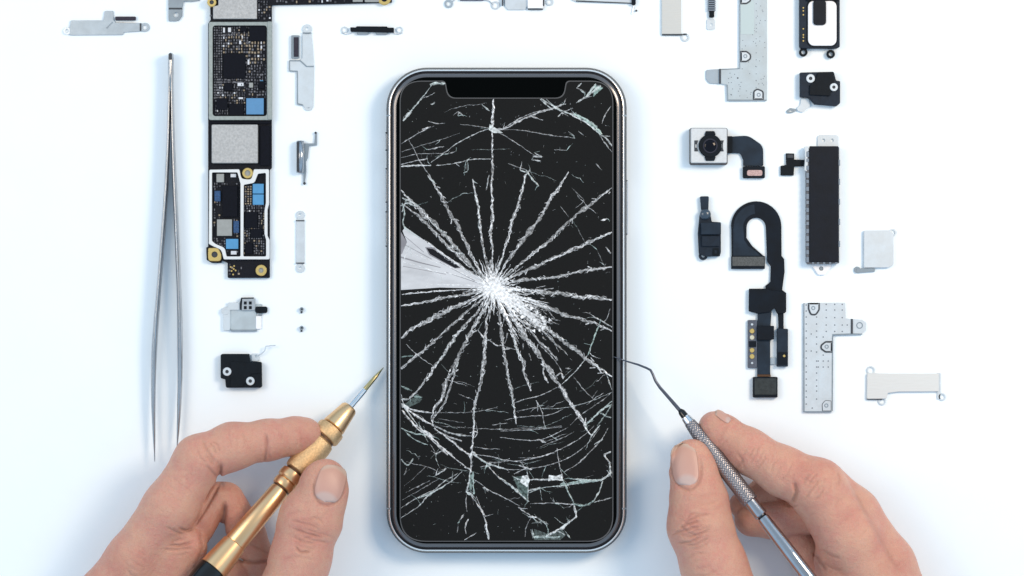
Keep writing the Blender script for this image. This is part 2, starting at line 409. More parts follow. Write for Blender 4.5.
THIN = [  # (width, tone, green, points)
 (1.6, .9, 0, [(402, 262), (420, 266), (436, 272), (450, 273), (484, 284)]), (1.2, .8, 0, [(403, 250), (424, 258), (446, 266), (470, 276)]), (2.2, .9, 0, [(428, 243), (446, 256), (464, 268), (482, 281)]),
 (1.8, .9, 0, [(425, 287), (432, 284), (444, 285), (470, 285), (486, 287)]), (1.2, .8, 0, [(410, 246), (404, 258), (402, 268)]), (1.4, .8, 0, [(420, 268), (430, 270), (440, 275)]), (1.5, .9, 0, [(440, 262), (460, 272), (480, 283)]),
 (1.6, .8, .3, [(403, 121), (411, 111), (422, 98), (432, 85)]), (2.6, .75, .4, [(430, 84.5), (437, 83), (445, 84)]), (3.4, .6, .2, [(403, 121), (411, 111)]),
 (2.2, .9, .1, [(401, 166.6), (412, 165.4), (424, 165.4), (431, 165.6)]), (1.3, .7, .1, [(436, 165.6), (456, 163.6), (468, 159.6), (480, 159), (491, 159)]),
 (1.4, .7, 0, [(401, 164.4), (415, 161), (428, 158.6)]),
 (1.7, .7, .1, [(431, 162.6), (446, 151.5), (458, 142.5), (472, 135.4), (484, 130), (491.7, 128.4)]),
 (1.2, .55, 0, [(460, 124.3), (476, 126), (491.7, 128.4)]),
 (1.3, .55, 0, [(409, 140.4), (414, 149), (418, 158.6), (426, 170.6), (432, 179)]),
 (2.0, .85, 0, [(422, 129.4), (431, 126.5)]), (1.3, .5, 0, [(428, 121), (437, 124), (445, 123)]), (2.4, .6, .2, [(431, 105), (435, 102.5)]),
 (1.2, .5, 0, [(401, 144), (412, 137), (422, 131), (434, 126)]), (1.2, .4, 0, [(401, 152), (420, 146), (440, 140), (460, 133)]),
 (1.6, .6, .1, [(458, 116), (459, 111.5), (463.5, 116.3)]), (1.6, .65, 0, [(428, 149.5), (444, 146.5)]), (1.8, .6, 0, [(449, 153.4), (456, 151.5)]), (1.1, .45, 0, [(401, 158), (420, 153), (448, 154)]),
 (2.2, .65, .3, [(481.6, 104), (489.6, 111)]), (1.6, .65, .4, [(467.5, 161), (468.5, 171), (463.5, 173)]), (1.6, .6, .3, [(466, 162), (466, 170)]),
 (1.5, .6, 0, [(472.5, 180), (474.5, 191)]), (3, .6, .4, [(428, 177), (436, 184)]), (2, .6, .1, [(486, 190), (489, 175)]),
 (2.4, .6, 0, [(492, 128.4), (504, 130), (516, 122.3), (534, 114.3), (554, 108.2), (564, 104)]), (1.2, .6, 0, [(498, 132), (510, 124), (528, 114), (548, 109)]),
 (1.4, .6, 0, [(564, 104), (566, 98)]), (1.8, .6, .2, [(540, 99), (548, 106), (553, 110)]), (1.8, .6, .2, [(546, 99), (552, 104), (556, 110), (560, 104), (566, 104)]),
 (1.5, .6, .1, [(558, 117), (562, 112), (568, 116)]),
 (2.4, .85, .25, [(541, 99), (554, 106), (564, 112), (578, 116.3)]), (5.2, .75, .75, [(574, 114), (580, 117), (588, 121.3), (596, 128.4), (602, 134.5)]), (2, .9, .15, [(572, 115.5), (582, 120), (592, 127), (602, 136)]),
 (2.0, .65, .2, [(602, 135.4), (608, 140), (612, 146)]), (1.6, .5, .2, [(604, 136), (610.7, 136.4)]), (1.4, .5, .1, [(600, 136), (607, 146), (612, 152)]),
 (1.2, .5, 0, [(492, 129), (504, 135.4), (516, 142.5), (530, 152.5), (537, 157)]), (2.2, .75, .1, [(533, 156), (542, 157.5)]), (2, .7, .1, [(532, 160), (541, 161)]), (1.6, .7, .1, [(534, 153), (543, 157)]),
 (1.2, .6, .2, [(578, 101), (592, 93), (603, 87)]), (3, .8, .4, [(586, 97), (596, 84)]), (3.4, .85, .3, [(590, 93), (601, 86)]), (1.6, .5, .2, [(576, 103), (590, 95)]),
 (1.5, .55, 0, [(611, 106), (604.7, 115.3), (601.7, 123.3)]), (2, .7, .2, [(576.5, 88), (581.5, 83)]), (3, .65, .4, [(580, 90), (585, 93)]),
 (1.3, .4, 0, [(504, 130), (520, 129.4), (548, 135.4), (575, 138)]), (1.5, .6, .1, [(568, 131), (575, 137)]), (1.5, .55, .1, [(578, 131), (584, 136)]),
 (1.4, .6, 0, [(554, 149.5), (566, 150.5)]), (1.5, .6, 0, [(530, 116), (543, 120.3)]), (1.1, .4, 0, [(508, 163.6), (524, 169.6)]),
 (2.6, .75, .3, [(520, 170), (529, 173)]), (2.2, .75, .35, [(526, 170), (532, 179), (539, 186)]), (2, .7, .2, [(524, 177), (530, 170)]),
 (1.3, .5, 0, [(595.6, 163.6), (602.7, 170.6)]), (2, .9, 0, [(600.7, 220.2), (607.7, 219)]), (2, .6, 0, [(605.7, 247), (611, 253.4)]), (1, .35, 0, [(572, 188), (584, 200)]), (1, .35, 0, [(560, 206), (569, 217)]), (1, .3, 0, [(577, 227), (585, 243)]), (1, .3, 0, [(597, 250), (604, 265)]),
 (2.4, .6, .5, [(402, 203), (405, 212), (402, 224), (408, 231), (420, 238)]), (2.2, .6, .2, [(402, 198), (412, 202), (420, 207)]), (2, .6, .2, [(400.8, 206), (408, 202), (414, 206)]), (2, .55, .3, [(402, 212), (406, 200)]),
 (1.8, .7, .1, [(401, 394), (404, 406.7), (418, 426)]), (2.2, .75, 0, [(404, 406.7), (413, 410), (422, 411.7), (432, 412.7)]), (3, .8, 0, [(404, 407), (424, 420.8), (434, 425)]), (4.5, .75, .1, [(401, 404), (409, 408)]), (2.5, .6, .1, [(401, 399), (411, 399)]),
 (4.5, .4, .8, [(413, 396), (422, 398)]), (2.4, .4, .8, [(401, 357.3), (413, 355.3)]), (2, .35, .7, [(401, 386), (412, 391)]),
 (1, .4, 0, [(432, 412.7), (464, 412.7), (478, 411.7), (498, 407)]), (1, .35, 0, [(438, 418.8), (464, 422.8)]), (1, .4, 0, [(492, 425), (508, 423)]), (1, .35, 0, [(440, 426), (500, 430), (540, 428), (562, 426)]),
 (1.7, .75, 0, [(478, 330), (486, 341)]), (1.8, .8, 0, [(489.6, 340), (496.7, 346.3), (502, 345)]), (1.6, .6, 0, [(502, 350), (512, 348)]),
 (1.8, .75, .7, [(600.7, 319), (598, 328), (592.6, 342), (587.6, 355.3)]), (1.7, .85, .15, [(587.6, 355.3), (580, 366.4), (572, 375), (562, 384)]), (1.1, .55, 0, [(562, 384.5), (544, 394.6), (524, 399.6), (514, 403)]),
 (1.2, .5, 0, [(573.5, 376.5), (582, 388), (592.6, 398.6)]), (1.3, .6, .2, [(612, 392), (588.6, 402.6), (562, 408.7), (540, 408.7)]), (1.2, .5, 0, [(516, 411.7), (538, 406.7)]), (1.2, .5, 0, [(504, 419.8), (528, 415.7), (550, 415.7), (563, 409)]),
 (2.4, .75, .5, [(612, 401), (596.6, 414.7), (584.6, 426)]), (1.8, .6, .5, [(611, 406), (604, 417), (597, 426)]), (2, .55, .5, [(600, 413), (611, 418)]), (1.2, .4, 0, [(611, 393), (603, 400), (583, 413), (570, 425)]), (3, .6, .5, [(604, 408), (612, 404)]),
 (1.2, .6, 0, [(536, 400.6), (542.3, 410.7), (544, 424.8), (546, 428)]), (1.2, .5, 0, [(538, 344), (548, 352), (558, 365), (562, 372)]), (2.6, .65, 0, [(544, 366), (543, 374), (548, 383)]), (2, .6, 0, [(556, 376), (562, 372), (563, 379)]), (1.4, .5, 0, [(565, 368), (571, 369)]), (1.3, .7, .2, [(590, 353), (591, 345)]),
 (2, .6, .1, [(596, 318), (604, 322), (612, 327)]), (1.4, .5, .2, [(606, 373), (612, 390)]),
 (2, .8, 0, [(402, 410), (412, 422), (418, 430), (428, 436)]), (2.8, .85, 0, [(414, 424), (428, 434), (446, 451), (452, 455)]), (1.8, .8, 0, [(446, 451), (458, 461), (469, 469)]), (2.4, .8, 0, [(434, 428), (450, 440), (466, 453), (472, 455)]), (2.4, .55, 0, [(426, 434), (440, 448), (448, 455)]),
 (2.2, .6, .1, [(432, 425), (445, 431), (456, 435), (472, 436)]), (2, .45, 0, [(438, 432), (452, 438), (462, 441)]), (2.2, .65, .6, [(401, 428), (414, 434), (428, 435)]), (1.8, .6, .5, [(404, 430), (414, 440), (428, 445)]), (1.2, .4, 0, [(430, 444), (436, 454)]), (3, .7, 0, [(424, 430), (434, 437)]), (1.6, .6, .3, [(418, 422), (424, 434), (428, 442)]),
 (3, .8, .1, [(468, 456), (473, 451), (477, 455)]), (2.2, .7, .15, [(473, 454), (484, 462), (498, 467), (508, 470)]), (1.3, .6, 0, [(474, 454), (494, 457), (508, 461.3)]), (1.2, .6, 0, [(474.5, 447), (484, 448.5), (500, 449)]), (2.8, .75, .5, [(480, 458), (487, 464)]), (1.5, .6, .1, [(480, 467), (492, 465)]),
 (1.6, .6, 0, [(473, 479), (481, 484), (488, 490), (508, 499.5), (520, 506)]), (2.6, .7, .1, [(483, 487), (489, 491)]), (1.4, .6, 0, [(488, 466), (498, 477), (508, 485)]),
 (2.4, .85, .1, [(464, 467), (471, 469), (470, 473)]), (2.2, .8, .2, [(470, 472), (469, 484), (466.5, 492)]), (2.2, .7, .7, [(473, 472), (473, 484), (474, 494)]), (4.5, .35, .8, [(471, 474), (470.5, 492)]), (3.2, .8, .3, [(466, 491), (474, 497)]),
 (1.8, .75, 0, [(470, 494), (476, 502), (484, 514.6), (487, 528), (488.6, 539.5)]), (3, .8, .1, [(485.6, 524), (488.8, 539.5)]), (1.3, .6, 0, [(476, 496), (480, 506), (485, 516)]), (1.2, .4, 0, [(466.5, 494.5), (466, 504), (467, 512)]), (2.2, .6, 0, [(464, 514), (460, 520)]), (1.4, .4, 0, [(458.5, 523), (457, 533)]), (1.8, .6, 0, [(468.5, 519), (465, 525), (466, 534)]), (1.5, .55, 0, [(464.5, 540), (476.5, 532.7)]),
 (1.8, .65, .1, [(401, 518), (410, 512), (421, 505), (426, 496), (452, 481.4), (462, 471.3)]), (1.5, .6, .1, [(401, 508), (418, 497), (434, 490.5), (444, 481), (458, 473.3)]), (2.2, .65, .4, [(418, 498), (432, 493), (446, 485)]), (1.1, .4, 0, [(406, 492.5), (430, 480.4)]), (1.8, .75, 0, [(436, 475.5), (445, 469.5)]), (2.8, .8, 0, [(444, 471), (446, 468)]),
 (2.2, .6, .4, [(401, 459.2), (408, 467.3), (413, 458.2)]), (1, .3, 0, [(426, 466), (414, 478), (404, 486)]), (1.1, .35, 0, [(402, 500), (420, 490), (440, 478)]), (1.6, .7, 0, [(470, 433), (475, 431), (478, 433), (474, 438)]), (1.2, .4, 0, [(407, 467), (404, 475)]),
 (1.4, .65, 0, [(504, 460.2), (520, 461.2), (544, 456.2), (566, 447), (584, 436), (594, 426)]), (1.2, .5, 0, [(504, 469.3), (520, 470), (546, 466.3), (570, 458), (588, 444), (600, 428)]), (1.4, .55, 0, [(500, 437), (520, 440), (538, 441), (554, 435), (568, 427)]), (1.2, .45, 0, [(540, 447), (558, 440), (574, 432)]), (1.2, .5, 0, [(500, 431), (530, 430), (562, 427)]),
 (1.4, .55, 0, [(564, 472), (578, 464), (592, 450), (602, 440), (608, 428)]), (2, .75, 0, [(519, 465), (526, 468), (532, 469.5)]), (1.4, .6, 0, [(514, 474), (528, 467)]), (2, .75, 0, [(540, 440), (546, 443)]),
 (2.4, .75, .3, [(500, 478), (508, 483), (516, 490.5), (529, 501.5)]), (1.6, .75, .2, [(512, 476), (520, 480), (528, 478)]), (1.8, .7, .3, [(528, 476), (528, 501)]),
 (2.0, .75, .1, [(528, 479.4), (550, 479.4), (560, 478)]), (1.8, .8, .3, [(529, 493), (542, 487.4), (566, 485.4), (584, 482.4), (602, 480.4)]), (3.4, .6, .7, [(560, 484.5), (584, 481.5), (602, 480)]), (2.6, .8, .4, [(573, 478.8), (584, 480.2), (602, 480)]), (2.8, .7, .2, [(528, 491), (540, 487.5)]),
 (1.3, .55, 0, [(557, 448), (558, 458), (560, 468), (563, 478)]), (2, .65, .6, [(563, 480), (568, 491), (574, 504)]), (2.6, .65, .7, [(574, 504), (584, 506.6), (594, 500.5)]), (2, .7, .3, [(594, 501), (600, 490), (602.7, 481)]), (2.8, .75, .2, [(600, 481), (608, 476), (612, 472)]),
 (1.3, .6, 0, [(530, 503.5), (554, 503.1)]), (1.8, .75, 0, [(555, 503), (573.5, 504.5)]), (1.3, .55, 0, [(594, 502.5), (612, 497.5)]), (2.4, .8, .1, [(574, 505), (576, 512), (576, 518)]), (2.6, .85, .1, [(577, 516), (566, 525), (556, 531), (546, 536)]), (4, .8, .2, [(560, 529), (570, 522)]),
 (1.2, .6, 0, [(518, 507.6), (532, 516.6)]), (3, .85, 0, [(529, 517), (537, 517)]), (1.2, .5, 0, [(537, 517), (546.3, 524.7)]), (2.2, .5, .2, [(545, 522), (548, 525)]), (1.2, .4, 0, [(531, 518), (526, 526), (525, 537)]), (1.8, .6, .4, [(564, 530), (571, 539)]), (3.6, .6, .5, [(534, 537), (560, 537)]), (2.6, .75, .4, [(532, 529), (534, 538)]), (1.6, .7, .2, [(548, 537), (556, 530), (565, 535)]),
 (2.4, .75, .1, [(611, 452), (603, 454.5), (609.5, 462)]), (2.6, .8, .2, [(609.7, 462), (610, 474)]), (2.6, .9, .1, [(584, 424), (587, 430), (591.6, 436)]), (2.0, .8, .2, [(591.6, 436), (596, 430), (600, 425)]), (2.2, .7, .2, [(594, 444), (603, 439.5)]), (1.6, .6, .1, [(607, 470), (612, 478)]),
]
SHARDS = [
 (.2, .8, [(513, 477), (523, 476), (528, 478), (528, 501), (520, 494)]), (.8, .1, [(522, 476), (527, 475), (530, 480), (527, 487), (520, 482)]),
 (.85, .1, [(549, 475), (556, 476), (562, 474), (563, 481), (556, 480), (548, 481)]), (.12, .6, [(534, 529), (548, 536), (562, 529), (566, 535), (560, 540), (534, 540)]),
 (.14, .7, [(404, 405), (412, 398), (422, 399), (420, 402), (410, 407)]), (.5, .8, [(593, 97), (595, 85), (603, 88)]), (.7, .2, [(489.6, 124), (497, 129), (503, 133), (494, 133), (489, 130)]),
]
def build_cracks(bez):
    C = Cracks(); rn = random.Random(3)
    for k, (w, tone, pts) in enumerate(RAD):
        w *= .84
        p = resamp(pts, 1.5); n = len(p)
        near = [min(1, .28 + math.hypot(a[0] - CEN[0], a[1] - CEN[1]) / 75) for a in p]
        env = lambda t: (.35 + .65 * min(1, 4 * t, 4 * (1 - t) + .3)) * near[min(n - 1, int(t * (n - 1)))]
        # grey powdered band
        ws = [w * (.35 + .9 * abs(noise.noise(Vector((i * .16, k * 5.1, 2)))) * 1.6) * env(i / n) for i in range(n)]
        C.quadstrip(wander(p, w * .25, .12, k + 50), ws, tone * .34, 0, 26.40)
        for j in range(3):
            q = wander(p, w * .56, .24 + .09 * j, k * 9 + j, env)
            i = 0
            while i < n - 3:
                L = rn.randint(9, 34); seg = q[i:i + L + 1]
                wb = rn.uniform(.4, .95) * (1 if j else 1.2)
                ws = [wb * (.5 + .9 * abs(noise.noise(Vector(((i + m) * .3, k * 3 + j, 9)))) * 1.7) * (.35 + .65 * near[min(n - 1, i + m)]) for m in range(len(seg))]
                if rn.random() < .88 - .1 * j: C.quadstrip(seg, ws, min(1, tone * rn.choice((.45, .8, 1.1, 1.4))), .25 if rn.random() < .12 else 0, 26.46 + .03 * j)
                i += L - 2
        # splinters leaving the fracture
        for _ in range(int(n / 5)):
            i = rn.randrange(2, n - 3); a = p[i]; b = p[i + 2]
            ang = math.atan2(b[1] - a[1], b[0] - a[0]) + rn.choice((-1, 1)) * rn.uniform(.15, .75)
            o = rn.uniform(-.5, .5) * w; l = rn.uniform(2, 6.5) * (w / 5)
            s0 = (a[0] + o * math.sin(ang), a[1] - o * math.cos(ang)); s1 = (s0[0] + l * math.cos(ang), s0[1] + l * math.sin(ang))
            C.quadstrip(wander(resamp([s0, s1], 1.5), .3, .5, i + k), [rn.uniform(.5, 1.1)] * len(resamp([s0, s1], 1.5)), tone * rn.uniform(.5, 1), 0, 26.5)
    for k, (w, tone, g, pts) in enumerate(THIN):
        # smooth the traced line a little, then let it waver
        for _ in range(2):
            if len(pts) > 2:
                o = [pts[0]]
                for a, b in zip(pts, pts[1:]): o += [(a[0] * .75 + b[0] * .25, a[1] * .75 + b[1] * .25), (a[0] * .25 + b[0] * .75, a[1] * .25 + b[1] * .75)]
                pts = o + [pts[-1]]
        L = sum(math.hypot(b[0] - a[0], b[1] - a[1]) for a, b in zip(pts, pts[1:]))
        p = wander(resamp(pts, 1.6), .35, .35, k + 300); n = len(p)
        tp = 1.0 if L < 12 else .45
        ws = [w * (.45 + 1.0 * abs(noise.noise(Vector((i * .3, k * 2.7, 1)))) * 1.5) * (1 - tp * abs(2 * i / max(1, n - 1) - 1) ** 2) for i in range(n)]
        ws = [x * .78 for x in ws]; tone *= .85
        C.quadstrip(p, ws, tone, g, 26.5)
        if w >= 2:
            C.quadstrip(wander(p, w * .5, .25, k + 700), [max(.4, x * .35) for x in ws], tone * .8, g * .5, 26.55)
            C.quadstrip(wander(p, w * .6, .22, k + 900), [max(.4, x * .3) for x in ws], tone * .7, g * .5, 26.57)
    for tone, g, poly in SHARDS: C.blob(poly, tone, g)
    # pulverised centre: short splinters pointing away from the impact
    for _ in range(620):
        if rn.random() < .38:
            a = rn.uniform(0, 2 * math.pi); r = abs(rn.gauss(0, 5.5)); c = CEN
        else:
            t = rn.random() ** .8; c = (494 + 46 * t, 289 + 34 * t); a = rn.uniform(0, 6.283); r = abs(rn.gauss(0, 8.5 + 5 * t))
        x, y = c[0] + r * math.cos(a), c[1] + r * math.sin(a)
        ang = math.atan2(y - CEN[1], x - CEN[0]) + rn.gauss(0, .34); l = rn.uniform(2, 12)
        d = math.hypot(x - CEN[0], y - CEN[1]); tone = max(.35, 1.1 - d / 75)
        pts = [(x, y), (x + l * math.cos(ang), y + l * math.sin(ang))]
        q = wander(resamp(pts, 1.5), .5, .5, _)
        C.quadstrip(q, [rn.uniform(.4, 1.7) * (1 - .6 * i / len(q)) for i in range(len(q))], tone * rn.uniform(.6, 1), 0, 26.6 + rn.uniform(0, .3))
    for _ in range(55):
        a = rn.uniform(0, 6.283); r0 = rn.uniform(2, 9); r1 = r0 + rn.uniform(8, 30)
        pts = [(CEN[0] + r * math.cos(a + .03 * math.sin(r)), CEN[1] + r * math.sin(a + .03 * math.sin(r))) for r in (r0, (r0 + r1) / 2, r1)]
        q = wander(resamp(pts, 1.5), .8, .3, _ + 2000)
        C.quadstrip(q, [rn.uniform(.8, 1.9) * (1 - .8 * i / len(q)) for i in range(len(q))], rn.uniform(.5, .95), 0, 26.7)
    for _ in range(48):
        a = rn.uniform(0, 6.283); r1 = rn.uniform(7, 15)
        if rn.random() < .35: a = rn.gauss(.62, .35); r1 = rn.uniform(20, 62)
        pts = [(CEN[0] + r * math.cos(a + .05 * math.sin(r * .4)), CEN[1] + r * math.sin(a + .05 * math.sin(r * .4))) for r in (1, r1 * .35, r1 * .7, r1)]
        q = wander(resamp(pts, 1.5), .7, .4, _ + 4000)
        C.quadstrip(q, [rn.uniform(1.6, 3.0) * (1 - .85 * i / len(q)) for i in range(len(q))], rn.uniform(.8, 1.3), 0, 26.9)
    for _ in range(60):
        t = rn.random(); x, y = 500 + 44 * t + rn.gauss(0, 6), 291 + 36 * t + rn.gauss(0, 7); r = rn.uniform(.8, 2.6)
        C.blob([(x + r * math.cos(u) * rn.uniform(.4, 1.3), y + r * math.sin(u) * rn.uniform(.4, 1.3)) for u in [i * 1.05 for i in range(6)]], rn.uniform(.6, 1.2), 0, 26.85)
    for _ in range(8):
        C.blob([(CEN[0] + rn.uniform(-2, 5) + r * math.cos(t) * rn.uniform(.6, 1.2), CEN[1] + rn.uniform(-3, 4) + r * math.sin(t) * rn.uniform(.6, 1.2)) for r in (rn.uniform(3, 5.5),) for t in [i * .63 for i in range(10)]], .95, 0, 26.8)
    # hairline web: arcs round the impact, forks and short cross ties
    for _ in range(55):
        a0 = rn.uniform(0, 6.283) if rn.random() < .4 else rn.gauss(1.45, .55); r = rn.choice((rn.uniform(95, 150), rn.uniform(120, 235), rn.uniform(120, 190))); l = rn.uniform(8, 42)
        rr = r; pts = []
        for i in range(6):
            a = a0 + (l * i / 5) / r; pts.append((CEN[0] + 6 + rr * 1.08 * math.cos(a), CEN[1] + rr * .97 * math.sin(a))); rr += rn.uniform(-1.8, 1.6)
        if any(not (402 < x < 611 and 101 < y < 539) for x, y in pts): continue
        q = wander(resamp(pts, 1.6), .4, .4, _ + 6000)
        C.quadstrip(q, [rn.uniform(.3, .8) * (1 - abs(2 * i / len(q) - 1) ** 3 * .7) for i in range(len(q))], rn.uniform(.2, .65), rn.choice((0, 0, .4)), 26.44)
    for _ in range(170):
        w, tone, g, src = THIN[rn.randrange(len(THIN))]; b0 = src[rn.randrange(len(src))]
        a = rn.uniform(0, 6.283); l = rn.uniform(3, 15); k = rn.uniform(-.5, .5)
        pts = [(b0[0] + l * t * math.cos(a + k * t), b0[1] + l * t * math.sin(a + k * t)) for t in (0, .35, .7, 1)]
        if any(not (402 < x < 611 and 84 < y < 539) or (442 < x < 569 and y < 100) for x, y in pts): continue
        q = wander(resamp(pts, 1.5), .4, .5, _ + 7000)
        C.quadstrip(q, [rn.uniform(.4, 1.0) * (1 - .7 * i / len(q)) for i in range(len(q))], rn.uniform(.3, .75), rn.choice((0, .3, .6)), 26.48)
    # glass dust and hairline scratches
    for _ in range(420):
        x, y = rn.uniform(403, 610), rn.uniform(102, 537); a = rn.uniform(0, 6.283)
        l = rn.choice((.6, .8, 1, 1.4, 3)); w = rn.uniform(.3, .8) if l < 2 else .35
        C.quadstrip([(x, y), (x + l * math.cos(a), y + l * math.sin(a))], [w, w * .6], rn.uniform(.15, .45), rn.choice((0, .3)), 26.45)
    me = bpy.data.meshes.new('glass_fractures')
    me.from_pydata([((x - PX) * S, (PY - y) * S, z * S) for x, y, z in C.v], [], C.f)
    ca = me.color_attributes.new('tone', 'FLOAT_COLOR', 'POINT')
    ca.data.foreach_set('color', [c for t in C.t for c in (t[0], t[1], 0, 1)])
    me.materials.append(crack_mat())
    o = bpy.data.objects.new('glass_fractures', me); COL.objects.link(o); o.parent = PHONE; o['label'] = 'white star of fractures spreading from one impact point'
    # pale splinter wedge at the left edge
    m = mat('pale_loose_splinter', (.60, .60, .62), 0, .3, .5, var=.22, vscale=200, brushed=(.6, 1.6, 1))
    q = lambda L: [P(x, y, ZT)[:2] for x, y in L]
    sp = Geo(); sp.plate(q([(401, 254), (407, 242), (402.5, 231), (405, 227), (424, 240), (444, 256), (464, 269), (486, 284), (486, 288), (460, 288), (440, 287.5), (401, 290)]), 26.2, 26.36, .05)
    w = part('glass_splinter', sp, m, PHONE)
    m2 = mat('grey_loose_splinter', (.27, .26, .28), 0, .35, .5, var=.2, vscale=300)
    g = Geo(); g.plate(q([(401, 232), (407, 242), (402, 254), (401, 254)]), 26.36, 26.42, .02)
    g.plate(q([(425, 247), (433, 247), (448, 257), (461, 268), (455, 268.5), (442, 262), (429, 255)]), 26.36, 26.40, .02)
    g.plate(q([(401, 256.4), (420, 262), (440, 267), (441, 268), (420, 263.3), (401, 258)]), 26.36, 26.40, .02)
    g0 = Geo(); g0.plate(q([(426.5, 248), (433, 249), (448, 258.6), (460, 267.4), (455, 268), (442, 261), (430, 254)]), 26.42, 26.46, .01); part('splinter_gap', g0, M['gasket'], w)
    for (x0, y0, x1, y1) in ((405, 236, 424, 252), (404, 244, 432, 259), (403, 266, 446, 274), (440, 262, 478, 282), (446, 272, 482, 284)):
        g.plate(q([(x0, y0), (x1, y1), (x1 - .3, y1 + .5), (x0 - .2, y0 + .45)]), 26.36, 26.40, .01)
    part('splinter_facet', g, m2, w)
    return o

PHONE = None
# ------------------------------------------------------------------ small phone components
G_BR = 'thin metal cover brackets laid out round the phone'
def build_board():
    T = thing('logic_board', 'long L shaped black circuit board with silver shields and blue chips', 'circuit board', 240, 140)
    R = random.Random(11)
    out = rnd([(209, -30), (392, -30), (392, 3), (330, 4.5), (272, 5.5), (272, 22), (272, 168), (270, 170), (270, 263), (270, 278), (228, 278), (228, 263), (208.5, 255), (208.5, 168), (208.5, 24), (211, 20)], 1.2)
    board = pl('board', out, 0, 4, M['pcb'], T, .3)
    # upper shield can with cut corner
    pl('shield_can', rnd([(213.5, -25), (257.5, -25), (257.5, 19.6), (213.8, 19.6), (213.8, 7), (219, 6), (219, -4), (213.5, -5)], .8), 4, 8.5, M['shield'], T, .5)
    # framed section: wall ring, chips
    def wallring(o, i, z, m): return pl('shield_wall', o, 4, z, m, T, .4, [i] if i and not isinstance(i[0], list) else i)
    wallring(rrect(209.5, 22.5, 272, 120.5, 2), rrect(213.2, 26, 267.6, 116.6, 3), 8, M['wall_green'])
    pl('shield_wall', rrect(267.9, 22, 272.6, 120, 1), 4, 8.6, M['wall_green'], T, .5)
    def chip(x0, y0, x1, y1, m='chip', h=2.6, b=.3): return pl('chip', rrect(x0, y0, x1, y1, .4, 2), 4, 4 + h, M[m], T, b)
    for c in [(224, 54, 246, 79), (250, 26.5, 267, 41.5), (225, 84, 233, 91), (217, 98.5, 228, 110), (230, 104, 244, 116), (241, 26.5, 247, 32), (259, 81.5, 265, 89)]: chip(*c)
    chip(246.8, 98.6, 264.2, 114.8, 'chip_blue', 2.9); chip(249.5, 83, 253.5, 88, 'chip_grey', 2)
    def smd(name, x0, y0, x1, y1, m, h=1.4): return pl(name, [(x0, y0), (x1, y0), (x1, y1), (x0, y1)], 4, 4 + h, m, T, .15)
    white = mat('white_ceramic_cap', (.62, .64, .68), .1, .4); tan = mat('tan_ceramic_cap', (.34, .27, .19), .1, .5, var=.3, vscale=3000)
    grey = mat('grey_ceramic_cap', (.17, .17, .19), .2, .5, var=.4, vscale=3000); dark = mat('dark_ceramic_cap', (.055, .055, .07), .2, .5, var=.4, vscale=3000)
    for c in [(238, 83, 244, 86.4), (223.5, 28, 225.4, 33), (228.5, 28, 231.4, 32.5), (242, 36, 243.3, 39), (239.6, 41, 241.6, 44.5), (261, 46, 262.5, 49), (248, 60, 249.8, 65), (239, 97.6, 243.5, 99.4)]:
        smd('capacitor', *c, white)
    smd('capacitor', 260.4, 80.6, 263.6, 83, M['chip_sky'])
    cap = {}
    for i, m in enumerate((tan, grey, dark, white)): cap[i] = Geo()
    def scatter(x0, y0, x1, y1, px, py, probs, jit=.3, avoid=()):
        y = y0
        while y < y1:
            x = x0
            while x < x1:
                cxx, cyy = x + R.uniform(-jit, jit), y + R.uniform(-jit, jit)
                if R.random() < sum(probs) and not any(a <= cxx <= c and b <= cyy <= d for a, b, c, d in avoid):
                    k = R.choices(range(4), probs)[0]
                    w, h = (px * .32, py * .3) if R.random() < .6 else (px * .2, py * .38)
                    cap[k].box(cxx - w, cyy - h, cxx + w, cyy + h, 4, 4 + R.uniform(.7, 1.5), .1)
                x += px
            y += py
    scatter(215, 28, 222, 100, 2.3, 2.6, (0.0, .7, .3, 0), .1)
    av = [(224, 54, 246, 79), (250, 26, 267, 42), (225, 84, 233, 91), (217, 98, 228, 110), (230, 104, 244, 116), (246, 98, 265, 115), (259, 81, 265, 89), (222, 27, 232, 34)]
    scatter(224, 35, 250, 54, 2.6, 2.9, (.36, .34, .2, .06), .4, av)
    scatter(223, 28, 250, 37, 2.4, 2.6, (.12, .4, .3, .02), .4, av)
    scatter(211, 4, 213, 18, 3, 3, (.3, .3, .2, .1), .2)
    scatter(247, 43, 266, 66, 2.9, 3.3, (.55, .22, .1, .05), .3, av)
    scatter(247, 66, 266, 98, 2.7, 2.9, (.08, .42, .4, .02), .5, av)
    scatter(216, 80, 247, 116, 2.4, 2.6, (.06, .42, .42, .02), .5, av)
    scatter(224, 80, 248, 84, 2.4, 2.4, (.05, .5, .3, .02), .3, av)
    # middle: bare black board with a bright can
    pl('shield_can', rrect(212.5, 125, 258.5, 163.5, 1.2), 4, 9.5, M['shield'], T, .6)
    pl('chip', rrect(210, 121.5, 270.5, 124, .3), 4, 6.5, M['chip'], T, .2)
    pl('chip', rrect(260.5, 126, 270, 166, .5), 4, 6.0, M['chip'], T, .3)
    # lower part: white walls with two windows
    o = rnd([(210, 170), (240, 169.5), (242, 179, 4), (252, 180, 4), (254.5, 169.5), (269.5, 169.5), (269.5, 204), (268, 210), (268, 236), (270, 240), (270, 259.5), (224.5, 259.5), (222, 250, 6), (213, 246, 5), (209.5, 244)], 1.6)
    i1 = rnd([(212.6, 172.6), (238.2, 172.6), (241.3, 184, 3), (241.3, 256.6), (227.2, 256.6), (225.4, 248, 5), (216, 244, 5), (212.6, 241)], 1.5)
    i2 = rnd([(244.3, 185.0), (255, 183, 4), (258.5, 174, 2), (266.6, 173), (266.6, 203), (265.2, 211), (265.2, 234), (266.8, 240), (266.8, 256.6), (243.9, 256.6)], 1.5)
    pl('shield_wall', o, 4, 8.5, M['wall_white'], T, .4, [i1, i2])
